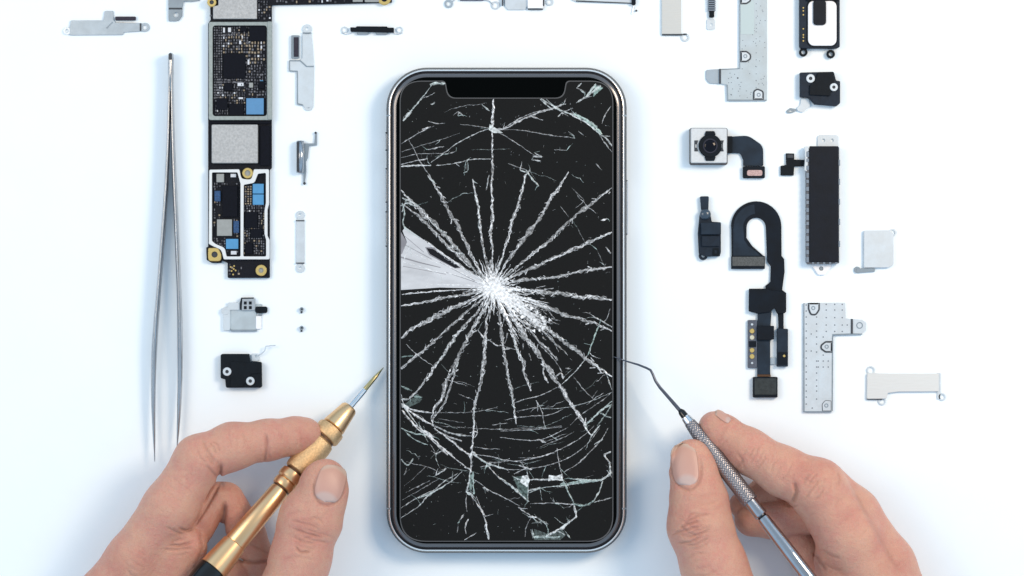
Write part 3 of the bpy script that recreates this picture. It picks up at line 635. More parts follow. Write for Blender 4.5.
    for c, m in [((217, 174, 224.5, 182.5), 'chip_grey'), ((216, 228, 216.2, 228.2), 'chip'), ((217.5, 219.5, 232.5, 236), 'chip_grey'), ((215, 191, 221, 201.5), 'chip_navy'), ((234, 221, 239.6, 233), 'chip_navy'),
                 ((226.5, 239, 238.8, 249), 'chip_sky'), ((253.2, 184, 264.2, 193.8), 'chip_sky'), ((253.2, 194.6, 264.2, 205), 'chip_sky'), ((223, 186, 238, 217), 'chip'), ((245.5, 212, 258, 228), 'chip'), ((251, 229, 262, 238), 'chip'), ((246, 243, 253, 254), 'chip')]:
        if c[2] - c[0] > 1: chip(*c, m)
    smd('capacitor', 231, 174, 236.5, 177.4, white); smd('capacitor', 231.3, 251, 237, 254.6, white)
    scatter(246, 187, 252, 206, 2.6, 2.4, (.65, .25, .0, .03), .15)
    scatter(245, 206, 265, 255, 2.4, 2.5, (.10, .42, .38, .02), .4, [(245, 212, 258, 228), (251, 229, 262, 238), (246, 243, 253, 254)])
    scatter(215, 184, 240, 254, 2.5, 2.6, (.06, .26, .38, .02), .4, [(222, 185, 239, 218), (217, 219, 233, 237), (226, 238, 239, 250), (214, 190, 222, 202)])
    # top strip parts
    scatter(274, -24, 350, 3, 3.2, 3.2, (.10, .2, .35, .02), .8)
    scatter(259.5, 2, 270, 21, 2.6, 2.8, (.12, .2, .4, .02), .4)
    pl('connector', rrect(353, -6, 363, 2.4, .6), 4, 6, M['chip_grey'], T); pl('connector', rrect(365, -6, 379, 2.6, .6), 4, 6, M['chip_grey'], T)
    scatter(230, 265, 268, 277, 3, 3, (.1, .16, .2, .02), .4, [(244, 264, 269, 277)])
    for i in cap:
        if cap[i].v:
            q = part('small_components', cap[i], (tan, grey, dark, white)[i], T); q['kind'] = 'stuff'
    # gold screw mounts
    for x, y, ro, ri, z in [(212.5, 3, 4.6, 2.2, 9), (384.5, -1, 6.6, 3.2, 5), (248.3, 173.4, 5.3, 3.0, 9.2), (215.2, 254.6, 6.6, 3.1, 7), (261.6, 270.4, 5.6, 2.6, 7)]:
        rg = pl('screw_mount', circ(x, y, ro, 24) if ro < 6.0 or x > 300 else rnd([(x - ro, y - ro, 2), (x + ro * .6, y - ro, 4), (x + ro, y, 4), (x + ro, y + ro, 5), (x - ro, y + ro, 4)], 2), 3.5, z, M['gold'], T, .5, [circ(x, y, ri, 18)])
        part('mount_hole', Geo().plate(circ(x, y, ri + .1, 18), 3.6, z - 1.4, .1), M['chip_grey'] if x > 240 else M['steel_dark'], rg)
    pl('board_extension', rnd([(206.5, 247), (214, 247), (222, 255), (222, 263), (212, 263), (207, 260)], 1.5), 0, 3.9, M['pcb'], T, .3)
    for x, y in ((231, 267), (234.5, 266), (232, 271), (236, 270.5), (233.5, 274.5), (234, 269)):
        pl('gold_contact', circ(x, y, .9, 8), 4, 4.5, M['gold'], T, .1)
    return T

def ring_tab(x, y, ro, ri, z0, z1, m, T, name='screw_tab'):
    return pl(name, circ(x, y, ro, 22), z0, z1, m, T, .2, [circ(x, y, ri, 16)])

def build_small():
    br = 'steel_pale'
    # --- top left wide bracket
    T = thing('cover_bracket', 'long pale steel bracket with raised middle tab and black foam strip, at the top left', 'bracket', 107, 25, G_BR)
    pl('plate', rnd([(71, 20.5), (103.5, 20.5), (105, 11), (113.5, 11), (114, 20), (116, 22.5), (139.5, 23.2), (143, 23.4), (143, 31.4), (124, 32.5), (123, 35), (70, 35.4), (70, 28)], 1), .4, 1.9, M['steel_grey_l'], T)
    ring_tab(67.2, 31, 3.9, 1.8, .3, 1.6, M[br], T); ring_tab(145.3, 27.4, 4.5, 2.4, .3, 1.6, M['steel_grey_l'], T)
    pl('foam_strip', rrect(115.6, 16.8, 136, 20.6, .8), .4, 3.6, M['foam_dark'], T)
    pl('fold', [(106.2, 28), (107.2, 28.8), (113.2, 22.6), (112.4, 21.9)], 1.9, 2.3, M['steel_grey'], T, .1)
    pl('fold', [(140, 23.4), (141.6, 23.4), (141.6, 31.2), (140, 31.2)], 1.9, 2.5, M['steel_dark'], T, .1)
    # --- dark grey bracket above tweezers
    T = thing('cover_bracket', 'dark grey steel bracket cropped by the top edge, directly above the tweezers', 'bracket', 176, 8, G_BR)
    pl('plate', rnd([(168.5, -8), (200, -8), (200, .8), (192, 2), (184, 1.5), (182.5, 8), (182.5, 16), (179, 21.3, 4), (168.8, 21.3)], 1), .4, 2.4, M['steel_grey'], T, .3, [circ(176.3, 15, 2.6, 16)])
    pl('fold', [(169, 8), (182.6, 8), (182.6, 9.6), (169, 9.6)], 2.4, 3, M['steel_dark'], T, .1)
    # --- tall notched bracket
    T = thing('cover_bracket', 'tall notched steel bracket with black foam pad, right of the circuit board', 'bracket', 304, 68, G_BR)
    pl('plate', rnd([(302.5, 34), (311.2, 34), (312.6, 46), (314, 66), (313.2, 107), (305, 108.5), (302.5, 104.5), (297.6, 103.5), (297.4, 71.5), (289.8, 70.5), (289.5, 61), (300, 60), (302.5, 58)], .8), .4, 1.8, M[br], T)
    pl('fold', [(289.6, 60.2), (300.6, 60.2), (307, 66), (314, 66), (314, 67.2), (306.4, 67.2), (300, 61.4), (289.6, 61.4)], 1.8, 2.5, M['steel_grey'], T, .1)
    pl('fold', [(302.6, 32.6), (311.6, 32.6), (311.6, 33.8), (302.6, 33.8)], 1.8, 2.5, M['steel_grey'], T, .1)
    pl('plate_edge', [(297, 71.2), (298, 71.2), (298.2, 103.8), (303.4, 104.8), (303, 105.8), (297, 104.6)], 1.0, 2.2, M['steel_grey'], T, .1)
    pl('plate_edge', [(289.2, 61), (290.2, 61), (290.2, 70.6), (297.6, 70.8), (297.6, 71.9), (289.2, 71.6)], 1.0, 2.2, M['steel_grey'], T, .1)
    ring_tab(307.2, 29, 4.6, 2.0, .3, 1.6, M[br], T); ring_tab(308.4, 106.4, 4.4, 1.9, .3, 1.6, M[br], T)
    pl('foam_pad', rrect(291.5, 35.5, 299.6, 58.5, .6), .4, 3.2, M['steel_grey'], T); pl('foam_pad', rrect(294, 37.5, 298.8, 57, .4), 3.2, 4, M['foam_dark'], T)
    # --- black connector strip
    T = thing('connector_strip', 'small black spring connector strip with a clear ring at each end', 'connector', 371, 31)
    pl('bar', rnd([(350.5, 27.6), (356, 27.8), (357, 26.6), (387, 26.8), (388, 28), (394, 28), (394, 33), (351, 32), (350.5, 30)], .6), .6, 5, M['black_plastic'], T, .5)
    for x in (357, 376): pl('contact_foot', rrect(x, 31.6, x + 11.6, 34.8, .5), .4, 3, M['steel_grey'], T)
    for x, s in ((344.5, 1), (399.5, -1)):
        ring_tab(x, 30, 3.4, 2.3, .3, 1.1, M[br], T)
        g = Geo(); g.tube([(x - 3 * s, 33, .8), (x + 1 * s, 34.5, .8), (x + 5 * s, 34, .8), (x + 9 * s, 32, 1.2)], .35, 6); part('clip_wire', g, M['chrome'], T)
    # --- little spring clip
    T = thing('spring_clip', 'tiny folded metal spring clip with a bent arm, right of the silver shield', 'clip', 305, 160)
    g = Geo(); g.tube([(300.6, 141, 4), (300.6, 173, 4)], 4, 14, (.95, .9)); part('barrel', g, M['steel_mid'], T, True)
    pl('side_plate', rrect(297.2, 142, 299.4, 172, .4), 2, 8.2, M['steel_dark'], T)
    pl('arm', rnd([(304, 143.5), (314.5, 143.5), (315.5, 132), (316.8, 132), (317, 145.4), (309, 146), (308, 158), (306, 162), (306.4, 172), (304.6, 184), (303.4, 184), (303.6, 172)], .5), .4, 2.4, M['steel_grey'], T)
    pl('tip', circ(304.6, 183.4, 1.4, 12), 1, 3, M['steel_dark'], T); pl('tip', circ(315.8, 133, 1.2, 12), 1, 3, M['steel_dark'], T)
    # --- narrow bar
    T = thing('cover_bracket', 'narrow upright steel bar bracket with a ring at both ends, right of the circuit board', 'bracket', 300, 241, G_BR)
    pl('plate', rrect(296.2, 219, 304.4, 264, .6), .4, 1.8, M['steel_soft'], T)
    for y in (220.2, 262.6): pl('fold', [(296, y), (304.6, y), (304.6, y + 1.1), (296, y + 1.1)], 1.8, 2.5, M['steel_dark'], T, .1)
    ring_tab(300.4, 215, 4.3, 1.7, .3, 1.6, M['steel_soft'], T); ring_tab(300.4, 268.2, 4.3, 1.7, .3, 1.6, M['steel_soft'], T)
    # --- two screws
    for (x, y), lb in (((301.8, 310), 'tiny loose steel screw, the upper of the two beside the clear bracket'), ((301.8, 328.6), 'tiny loose steel screw, the lower of the two beside the clear bracket')):
        T = thing('screw', lb, 'screw', x, y, 'loose tiny screws')
        h = pl('screw_head', circ(x, y - .8, 2.1, 16), 2.2, 3.6, M['steel_grey'], T, .3, [circ(x + .3, y - .8, 1.0, 10)])
        pl('recess', circ(x + .3, y - .8, 1.05, 10), 2.2, 2.6, M['steel_dark'], h, .1)
        g = Geo(); g.tube([(x, y - .5, 2.2), (x - .3, y + 3, 1.1)], 1.0, 10); part('shank', g, M['steel_dark'], T)
    # --- bracket with connector block
    T = thing('bracket_with_connector', 'clear edged steel bracket carrying a black four contact connector block', 'bracket', 243, 315)
    pl('plate', rnd([(228, 304), (262, 304), (262, 310), (256.5, 312), (256.5, 330.5), (232, 330.5), (228, 326)], .8), .4, 1.6, M['steel_teal'], T)
    pl('side_wall', rrect(223.5, 307, 230.4, 330.5, 1.5), .4, 3.4, M[br], T); pl('side_wall', rrect(256, 316, 261.4, 329, 1), .4, 2.4, M['white_plastic'], T)
    pl('flange', rnd([(228, 302.5), (240, 302.5), (240, 310), (228, 310)], .5), 1.6, 3, M['steel_pale'], T)
    pl('rim_edge', [(231, 329.6), (257, 329.6), (257, 331.4), (231, 331.4)], .5, 2.6, M['steel_grey'], T, .1)
    ring_tab(225.6, 311, 3.9, 1.7, 1, 3.8, M['steel_soft'], T)
    b = pl('connector_block', rrect(241, 298.2, 255.5, 310.5, 1.6), .5, 4.6, M['conn_light'], T, .5)
    pl('block_edge', rnd([(240.4, 302), (241.6, 297.6), (254, 297.4), (254, 298.6), (242.6, 298.8), (242, 310), (240.6, 310)], .4), .5, 4.9, M['black_plastic'], b, .1)
    for x in (244.3, 249.3):
        for y in (301.4, 306): pl('contact', rrect(x, y, x + 2.8, y + 3.1, .3), 4.6, 5.0, M['black_plastic'], b, .1)
    pl('black_tongue', rrect(255.4, 306.5, 267.6, 313, 2), .5, 3.6, M['black_plastic'], T, .5)
    pl('tongue_foot', rrect(258.5, 313, 262, 316, .5), .5, 2, M['steel_grey'], T)
    # --- black cover with two screws
    T = thing('module_cover', 'black moulded cover with two silver screws and a thin spring finger, below the clear bracket', 'cover', 242, 370)
    pl('body', rnd([(221.2, 353.8, 2.4), (249.5, 353.8), (250.5, 361.5), (262, 361.8, 2), (262.4, 387.5, 2), (226.5, 387.6, 2), (225.8, 379), (221.2, 378.2, 2)], .8), .5, 7.5, M['black_plastic'], T, .8)
    pl('raised_panel', rnd([(231, 361), (248, 362), (262, 363), (262, 373), (252, 374), (243, 386.5), (231, 386.5)], .8), 7.5, 8.3, M['black_plastic'], T, .3)
    screw_head(227.8, 371.4, 4.3, 7.5, T); screw_head(251, 380.8, 4.3, 8, T)
    pl('spring_foot', rrect(251.5, 353.5, 259, 361.2, 1.5), .5, 2, M[br], T, .2, [circ(256.4, 356, 1.4, 12)])
    g = Geo(); g.tube([(258, 356, 2), (262, 353.5, 3), (265.2, 350.5, 4), (266.2, 346.2, 5), (271, 345.6, 5), (276, 345.4, 5)], .6, 6); part('spring_finger', g, M['steel'], T)
    # --- top centre pieces
    T = thing('spring_bracket', 'thin metal clip with ring foot and dark bar, at the top edge above the phone', 'clip', 466, -3)
    pl('bar', rrect(460, -10, 483.5, .8, .5), .4, 3, M['foam_navy'], T); ring_tab(448.7, 3.8, 4.3, 2.4, .3, 1.6, M['steel_grey_l'], T)
    g = Geo(); g.tube([(452, 2, 1), (456, -2, 1), (460, -3, 1)], .6, 6); g.tube([(483, 0, 1), (489, 1, 1), (493, 5, 1)], .5, 6); part('clip_wire', g, M['steel_grey_l'], T)
    T = thing('cover_bracket', 'pale rounded steel bracket with a boxed end, at the top edge above the phone', 'bracket', 520, 0, G_BR)
    pl('plate', rnd([(504, -12), (545, -12), (545, 5), (527, 6.6), (525, 10), (508, 10), (505, 6.5)], 1), .4, 2, M['steel_soft'], T)
    pl('box_end', rrect(527.6, -10, 542.8, 8.6, .8), 2, 4.5, M['white_plastic'], T, .4); pl('fold', [(502, -10), (503.2, -10), (503.2, 6), (502, 6)], .4, 4, M['steel_dark'], T, .1)
    pl('fold', [(543, -10), (544.3, -10), (544.3, 6.4), (543, 6.4)], 2, 4.2, M['steel_dark'], T, .1); pl('fold', [(528, 8.8), (543, 8.8), (543, 10), (528, 10)], 1, 3, M['steel_dark'], T, .1)
    ring_tab(495.4, 5.4, 4.2, 2.8, .3, 1.3, M['steel_soft'], T); ring_tab(549.6, 2, 3.8, 2.2, .3, 1.3, M[br], T)
    T = thing('contact_spring', 'thin steel strip ending in a black bead and hooked wire, cropped by the top edge', 'clip', 606, 0)
    pl('strip', rnd([(572, -9), (633, -8), (633, 4), (600, 3), (584, 1), (572, 1)], 1), .4, 2, M['steel_soft'], T)
    pl('edge_line', [(576, .6), (600, 1.6), (632, 3), (632, 4), (600, 2.8), (576, 1.8)], 1.6, 2.5, M['steel_dark'], T, .1)
    pl('bead', rrect(631.4, -4, 635.6, 5.4, 1.5), .6, 4.5, M['black_plastic'], T)
    g = Geo(); g.tube([(634, 6, 1.4), (633, 10, 1), (632, 14, 1)], .8, 8); part('hook', g, M[br], T); pl('hook_tip', circ(636.3, 10.8, 1, 12), .5, 2.4, M['steel_dark'], T)
    # --- tall blank plate
    T = thing('cover_bracket', 'tall plain brushed steel plate with a small ring at its lower corner', 'bracket', 672, 14, G_BR)
    pl('plate', rrect(661.6, -14, 681, 34.2, .6), .4, 3, M['steel_warm'], T, .3); pl('fold', [(662, 34.2), (682.5, 34.2), (682.5, 35.6), (662, 35.6)], .5, 2.4, M['steel_dark'], T, .1)
    ring_tab(685.2, 37.4, 4.3, 2.5, .3, 1.4, M[br], T)
    pl('tab_neck', rrect(681, 33.4, 687, 35.4, .4), .4, 1.4, M[br], T)
    # --- little vertical spring
    T = thing('spring_contact', 'small coiled spring contact with a black stub above a clear foot', 'spring', 711, 12)
    g = Geo()
    for i in range(9): g.plate(rrect(707.6, -8 + i * 2.2, 715.4, -6.4 + i * 2.2, .5, 3), 1, 4.2, .4)
    part('coil', g, M['steel_mid'], T); pl('core', rrect(708.4, -10, 714.6, 12, .5), .6, 2.4, M['steel_dark'], T)
    pl('stub', rrect(709, 11.4, 714, 17.8, 1), .8, 3.6, M['black_plastic'], T)
    pl('foot', rrect(706.6, 19, 714.8, 30, 2), .3, 1.3, M['steel_soft'], T, .2, [circ(711.2, 25, 1.5, 12)])
    pl('neck', rrect(709.6, 17, 713, 20, .4), .4, 1.6, M[br], T)
    # --- large speckled plate
    def speck(pts, z, T, r=.42, m='steel_grey'):
        g = Geo()
        for x, y in pts: g.plate(circ(x, y, r, 8), z, z + .12, .02)
        return part('perforations', g, M['pit_grey'], T)
    T = thing('shield_plate', 'large speckled steel shield plate with a step foot, cropped by the top edge', 'shield plate', 745, 45)
    pl('plate', rnd([(739.4, -14), (766.8, -14), (766.8, 100.6), (727.4, 100.6), (726.6, 85), (720.6, 84), (720, 70), (738, 68.8), (739.4, 66)], .7), .5, 2.4, M['steel_teal'], T, .3)
    pl('foot_tab', rnd([(705.8, 70, 2), (720.4, 69), (720.4, 84), (709, 83.6, 4), (705.8, 79)], 1), .4, 1.8, M['steel_grey_l'], T)
    pl('fold', [(719, 69), (720.8, 69), (720.8, 84), (719, 84)], 1.8, 3.2, M['steel_dark'], T, .1)
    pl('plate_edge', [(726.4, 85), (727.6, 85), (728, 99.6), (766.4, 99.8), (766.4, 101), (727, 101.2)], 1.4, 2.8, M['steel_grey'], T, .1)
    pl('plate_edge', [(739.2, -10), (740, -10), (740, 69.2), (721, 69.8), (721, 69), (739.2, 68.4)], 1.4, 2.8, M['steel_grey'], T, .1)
    pl('adhesive_patch', rrect(740.4, 1, 754, 34.5, .5), 2.4, 2.62, M['steel_grey_t'], T, .05)
    for x, y, a0 in ((744.6, -1.5, 0), (744.6, 56.4, 0), (758, 95, 1)):
        o_ = rnd([(740.2, y - 5.4), (746.5, y - 5.4, 4), (751, y - 2, 4), (751, y + 3, 4), (746.5, y + 6, 4), (740.2, y + 6)], .5) if a0 == 0 else rnd([(752.8, 100), (752.8, 91, 4), (757, 88.5, 3), (763.6, 91, 4), (763.6, 100)], .5)
        sp = pl('screw_seat', o_, 2.4, 3.1, M['steel_dark'], T, .1); pl('seat_floor', inset(o_, 1.5), 3.1, 3.3, M['steel_pale'], sp, .05)
        pl('hole_rim', circ(x + .5, y, 2, 14), 3.3, 3.6, M['steel_grey'], sp, .05, [circ(x + .5, y, 1.2, 10)])
    R = random.Random(4)
    speck([(R.uniform(741, 765), R.uniform(2, 98)) for _ in range(60)] + [(R.uniform(728, 741), R.uniform(72, 98)) for _ in range(16)] + [(756 + 0 * i, 4 + 7 * i) for i in range(13)], 2.4, T, .46)
    pl('pit', circ(737.6, 78.2, .8, 10), 2.4, 2.6, M['steel_dark'], T, .05)
    # --- loudspeaker
    T = thing('loudspeaker_module', 'black loudspeaker module with a white U shaped pad, in the top right corner', 'speaker', 819, 26)
    pl('housing', rnd([(798.8, -16), (839, -16), (839, 47.5, 1.5), (836, 49), (800, 49), (798.8, 47)], 1), .6, 8, M['navy_plastic'], T, .6)
    for x, y, s in ((803, 52.6, 1), (830.4, 54.4, 1)):
        pl('screw_lug', circ(x, y, 4.2, 20), .6, 5, M['black_plastic'], T, .5, [circ(x, y, 2.1, 14)]); pl('lug_hole', circ(x, y, 2.2, 14), .6, 1.6, M['steel_pale'], T, .1)
    pl('white_pad', rrect(807.2, 1.5, 835.6, 46.4, 6), 8, 9.6, M['white_plastic'], T, .5)
    pl('pad_frame', rrect(806, .2, 836.8, 47.6, 6.5), 8, 8.9, M['black_plastic'], T, .3)
    pl('centre_bar', rrect(812.2, 1, 825, 26, 3.4), 9.6, 12, M['battery'], T, .6)
    pl('top_bar', rrect(806, -6, 838, 1.6, 1), 8, 11, M['black_plastic'], T, .4)
    for y in (8.5, 11.5, 15.5, 29.5, 35.5, 38, 41.5): pl('gold_contact', circ(802.6, y, .8, 10), 8, 8.5, M['gold'], T, .1)
    # --- black module with two screws (right)
    T = thing('module_cover', 'blue black moulded block with two silver screws and a hooked metal clip, below the loudspeaker', 'cover', 818, 90)
    pl('body', rnd([(799.4, 73, 1), (833, 72.2, 1.5), (835.4, 81, 1), (839.4, 81.6, 1), (839.4, 103.5, 2), (836, 106.6, 2), (814, 104.8), (808, 98), (799.4, 97.6)], .8), .5, 8, M['navy_plastic'], T, .7)
    pl('raised_panel', rnd([(817, 72.8, 2), (833, 72.6), (833, 81), (829, 96.6, 1), (808.6, 95.6, 1), (808.6, 86, 2), (814, 82)], 1.5), 8, 10, M['black_plastic'], T, .5)
    screw_head(809.8, 79, 4.4, 8, T); screw_head(832.8, 87.8, 4.0, 9.7, T)
    pl('clip', rnd([(801, 98.5, 2), (809, 98.5, 2), (809.8, 106, 2), (803, 112.6, 2), (797.5, 111), (796.6, 108), (800, 105)], 1), .5, 2.4, M['steel_soft'], T, .2)
    pl('clip_ring', rnd([(786, 111, 2), (790, 108, 2), (795, 109, 1), (797, 110.6), (792, 113, 2), (787, 113.4, 2)], .8), .5, 1.6, M['steel_grey'], T, .1, [rnd([(788, 111, 1), (790.5, 109.8, 1), (793.6, 110.6, 1), (790.6, 112, 1)], .5)])
    # --- rear camera
    T = thing('camera_module', 'square silver camera module with black lens and a curved dark ribbon cable', 'camera', 708, 146)
    bd = pl('housing', rrect(690, 129, 726, 163.5, 1.4), .6, 14, M['cam_face'], T, .7)
    pl('housing_skirt', rrect(689.2, 128.4, 727, 165.2, 2), .4, 9.5, M['cam_side'], T, .6)
    lens = pl('lens_barrel', rnd([(p[0], p[1], 0) for p in circ(709.2, 146.6, 11.6, 40)], 0), 14, 16.4, M['black_plastic'], T, .8)
    pl('lens_key', rnd([(705, 131.8), (713.4, 131.8), (715, 136, 1), (703.4, 136, 1)], 1), 14, 15.8, M['black_plastic'], lens, .4)
    pl('lens_key', rnd([(705, 161.4), (713.4, 161.4), (715, 157, 1), (703.4, 157, 1)], 1), 14, 15.8, M['black_plastic'], lens, .4)
    pl('lens_ring', circ(709.2, 146.6, 7.4, 32), 16.4, 17, M['lens_ring'], lens, .2, [circ(709.2, 146.6, 6.0, 32)])
    g = Geo(); gl = circ(709.2, 146.6, 6.0, 32)
    prof = [(6, 16.3), (4.8, 16.9), (3.2, 17.3), (1.4, 17.5)]
    for r, z in prof: g.v += [(x, y, z) for x, y in circ(709.2, 146.6, r, 32)]
    for a in range(3):
        for i in range(32): g.f.append((a * 32 + i, a * 32 + (i + 1) % 32, (a + 1) * 32 + (i + 1) % 32, (a + 1) * 32 + i))
    g.f.append(tuple(96 + i for i in range(32))); part('lens_glass', g, M['lens'], lens, True)
    for x in (695.5, 721): pl('clip_slot', rnd([(x - 2, 141), (x + 2, 141), (x + 1, 144), (x + 1, 149), (x + 2, 152), (x - 2, 152)], .4), 14, 14.3, M['steel_dark'], T, .05, [rrect(x - .9, 145, x + .3, 148.4, .2)])
    pl('ribbon_cable', rnd([(726, 137, 1), (748, 135.6, 14), (763, 146, 10), (763.2, 166), (743, 166), (743, 160, 4), (740, 153.5, 3), (727, 153)], .8), 1.5, 2.6, M['flex'], T, .2)
    pl('cable_root', rrect(726.5, 136.4, 732, 153.4, .6), 2, 6, M['black_plastic'], T)
    cb = pl('connector', rrect(742.6, 166.4, 764.6, 178.4, 1.4), .6, 4.6, M['flex_black'], T, .4)
    pl('contact_row', rrect(746.6, 170.2, 762, 176, 2), 4.6, 5.4, M['conn_pink'], cb, .2)
    # --- small dark sensor
    T = thing('sensor_module', 'small dark blue stepped sensor part with one ring lug, left of the curled ribbon', 'sensor', 708, 228)
    pl('body', rnd([(699.6, 213, 2), (710, 213, 3), (711.4, 221.8), (720.4, 222.4, 1), (720.6, 252), (719.4, 256.4), (706, 256.8), (698.6, 254, 2), (697.6, 233)], 1), .5, 6, M['navy_plastic'], T, .5)
    pl('neck', rnd([(699.8, 196.4, 1.4), (708.6, 196.4, 1.4), (708, 212), (706.8, 214), (702, 214), (700.8, 208)], .8), .5, 5, M['flex'], T, .5)
    g = Geo(); g.v = []; N = 20
    for r, z in ((5.6, 6), (5.2, 7.6), (3.6, 9), (1.4, 9.6)): g.v += [(x, y, z) for x, y in circ(705, 214.6, r, N)]
    for a in range(3):
        for i in range(N): g.f.append((a * N + i, a * N + (i + 1) % N, (a + 1) * N + (i + 1) % N, (a + 1) * N + i))
    g.f.append(tuple(3 * N + i for i in range(N))); part('dome', g, M['dome'], T, True)
    pl('upper_block', rrect(700.6, 223, 720.4, 234.6, .8), 6, 10, M['flex'], T, .5); pl('lower_block', rrect(701.4, 236, 719.4, 246.4, .8), 6, 8.5, M['navy_plastic'], T, .4)
    ring_tab(703, 255.8, 4.4, 1.8, .4, 4, M['navy_plastic'], T, 'ring_lug'); pl('lug_hole', circ(703, 255.8, 1.9, 12), .4, 1.2, M['steel_pale'], T, .1)
    pl('contact_window', rrect(712.2, 248.4, 718.6, 255.6, .4), 6, 6.6, M['black_plastic'], T, .1, [rrect(714, 250.2, 716.8, 253.8, .3)])
    # --- curled front camera ribbon
    T = thing('ribbon_cable_assembly', 'curled black ribbon cable with gold contacts hanging down to a square connector', 'ribbon cable', 758, 300)
    arc = lambda cx, cy, r, a0, a1, n: [(cx + r * math.cos(math.radians(a0 + (a1 - a0) * i / n)), cy - r * math.sin(math.radians(a0 + (a1 - a0) * i / n))) for i in range(n + 1)]
    outer = [(731.4, 258), (731.2, 228)] + arc(756, 226.5, 25.2, 178, 2, 18) + [(781.4, 256), (784, 259), (784.4, 272), (782, 290), (786, 293), (786, 312), (778, 312), (770, 300), (766, 292), (765, 286), (770, 282), (770.6, 266), (767, 262)] + [(765.6, 228)] + arc(756, 227.5, 9.6, 0, 180, 12) + [(746.4, 238), (752, 246), (764, 256.4), (764.4, 258)]
    pl('ribbon', outer, 1.4, 2.8, M['flex_black'], T, .25)
    pl('ribbon_sheen', [(733, 256), (733, 230)] + arc(756, 227, 22.6, 175, 95, 10) + arc(756, 227, 13, 95, 175, 8) + [(744, 240), (748, 246), (756, 252), (760, 256)], 2.8, 3.1, M['flex'], T, .1)  # sheen on the curl, laid on as a thin bluer patch
    c = pl('end_connector', rrect(731, 256, 764.6, 269, .8), .6, 4.4, M['flex_black'], T, .4); pl('connector_face', rrect(732, 256.8, 763.8, 266, .6), 4.4, 5, M['conn_grey'], c, .2)
    pl('fold_block', rnd([(748.6, 288.6), (768, 288.6), (770, 290), (784.6, 292), (785, 313), (777, 314), (774, 308), (770, 312), (757, 313.6), (748.4, 311.4)], 1), 2.8, 5.2, M['flex_black'], T, .4)
    pl('stem', [(757.4, 311), (771.4, 311), (770, 330), (770, 374.4), (757, 374.4)], 1.6, 3.2, M['flex'], T, .2)
    pl('thin_stem', [(777.6, 312), (783.4, 312), (783.4, 330), (778.4, 330)], 1.6, 3, M['flex_black'], T, .2)
    pl('sensor_block', rnd([(757, 325.6), (773.6, 325.8), (773.6, 339), (770, 340), (757, 340)], .6), 3.2, 6.4, M['flex_black'], T, .4)
    cb = pl('contact_board', rrect(747.6, 320, 756.8, 368, .8), .8, 3.4, M['navy_grey'], T, .3)
    pl('screen_strip', rrect(748.6, 341, 756, 347, .3), 3.4, 3.8, M['flex_black'], cb, .1)
    for y, m, r in ((324.4, 'steel_pale', 1.3), (331, 'gold', 2.5), (337.4, 'gold_pale', 2.4), (350.2, 'gold', 2.4), (356.4, 'gold', 2.5), (363, 'steel_pale', 1.2)): pl('contact_pad', circ(751.8, y, r, 14), 3.4, 4.6, M[m], cb, .4)
    md = pl('side_module', rnd([(776.6, 328.4), (787.6, 328.8), (787.6, 366.4), (776.4, 366.6)], .8), 1, 5.5, M['flex'], T, .4); pl('dark_window', rrect(777.4, 352, 786.6, 364.6, .6), 5.5, 6, M['flex_black'], md, .1)
    pl('contact_pad', circ(783.6, 355.8, 1.3, 12), 6, 6.6, M['gold'], md, .2)
    pl('bridge', rrect(770, 357.6, 776.6, 364.4, .4), .8, 2, M['steel_grey_l'], T, .2)
    c = pl('square_connector', rrect(752.6, 376.8, 777.2, 397.4, 1), .6, 5.6, M['flex_black'], T, .6); pl('connector_face', rrect(754, 378, 776, 394.6, 1), 5.6, 6.2, M['conn_dark'], c, .3)
    pl('connector_lip', [(757, 374.4), (770.4, 374.4), (770.4, 376.6), (757, 376.6)], 1, 3.4, M['brass_dark'], T, .1)
    # --- vibration motor / battery strip
    T = thing('vibration_motor', 'long charcoal wrapped vibration motor with a white foot and short ribbon tail', 'motor', 820, 205)
    pl('casing', rnd([(805.2, 149), (818, 147.4), (838.4, 147.4), (838.4, 263.4), (806.6, 264.4), (805.4, 262)], 1), .6, 9, M['motor_case'], T, .6)
    pl('wrap', rrect(808.4, 146.6, 837.6, 262.4, 1), 9, 10.6, M['battery'], T, .7)
    g = Geo()
    for y in range(152, 262, 7): g.box(805.4, y, 808.2, y + 3.4 + (y % 3), 9, 9.8, .2)
    g2 = Geo()
    for y in (160, 179, 199, 219, 241): g2.box(837.2, y, 839.2, y + 6, 5, 9.6, .2)
    part('rivets', g, M['steel_mid'], T); part('side_clips', g2, M['steel_mid'], T)
    g = Geo()
    for x in (811, 816, 822, 828, 834): g.box(x, 261.6, x + 2.4, 264, 9, 9.8, .2)
    part('end_clips', g, M['steel_mid'], T)
    pl('top_bracket', rrect(817.4, 135, 838.4, 149, 3), .5, 1.8, M['steel_soft'], T, .2, [circ(823.4, 140.4, 1.7, 12), circ(832, 140.4, 1.7, 12)])
    pl('foot', rnd([(810.6, 264), (833, 264), (829, 269), (824.6, 275, 3), (818, 275, 3), (814, 269)], .8), .5, 2.6, M['white_plastic'], T, .3, [circ(821, 268.6, 2.2, 14)]); pl('foot_hole', circ(821, 268.6, 1.6, 14), .5, 2, M['steel_grey'], T, .1)
    pl('ribbon_tail', rnd([(785.6, 153.4), (794, 153.6), (794, 159.6), (804.6, 160), (804.6, 166.4), (794, 166.6), (793.4, 175.6), (780.4, 175.6), (780.4, 166), (786, 165)], .5), .8, 3, M['black_plastic'], T, .3)
    pl('tail_plate', rrect(787, 154.6, 793, 158, .3), 3, 3.4, M['steel_dark'], T, .1)
    pl('root_clip', rnd([(803.6, 147), (807.6, 147), (808, 151), (806.4, 152), (807, 164), (806, 172), (803.4, 170), (804.4, 158)], .5), 3, 9.6, M['steel_soft'], T, .2)
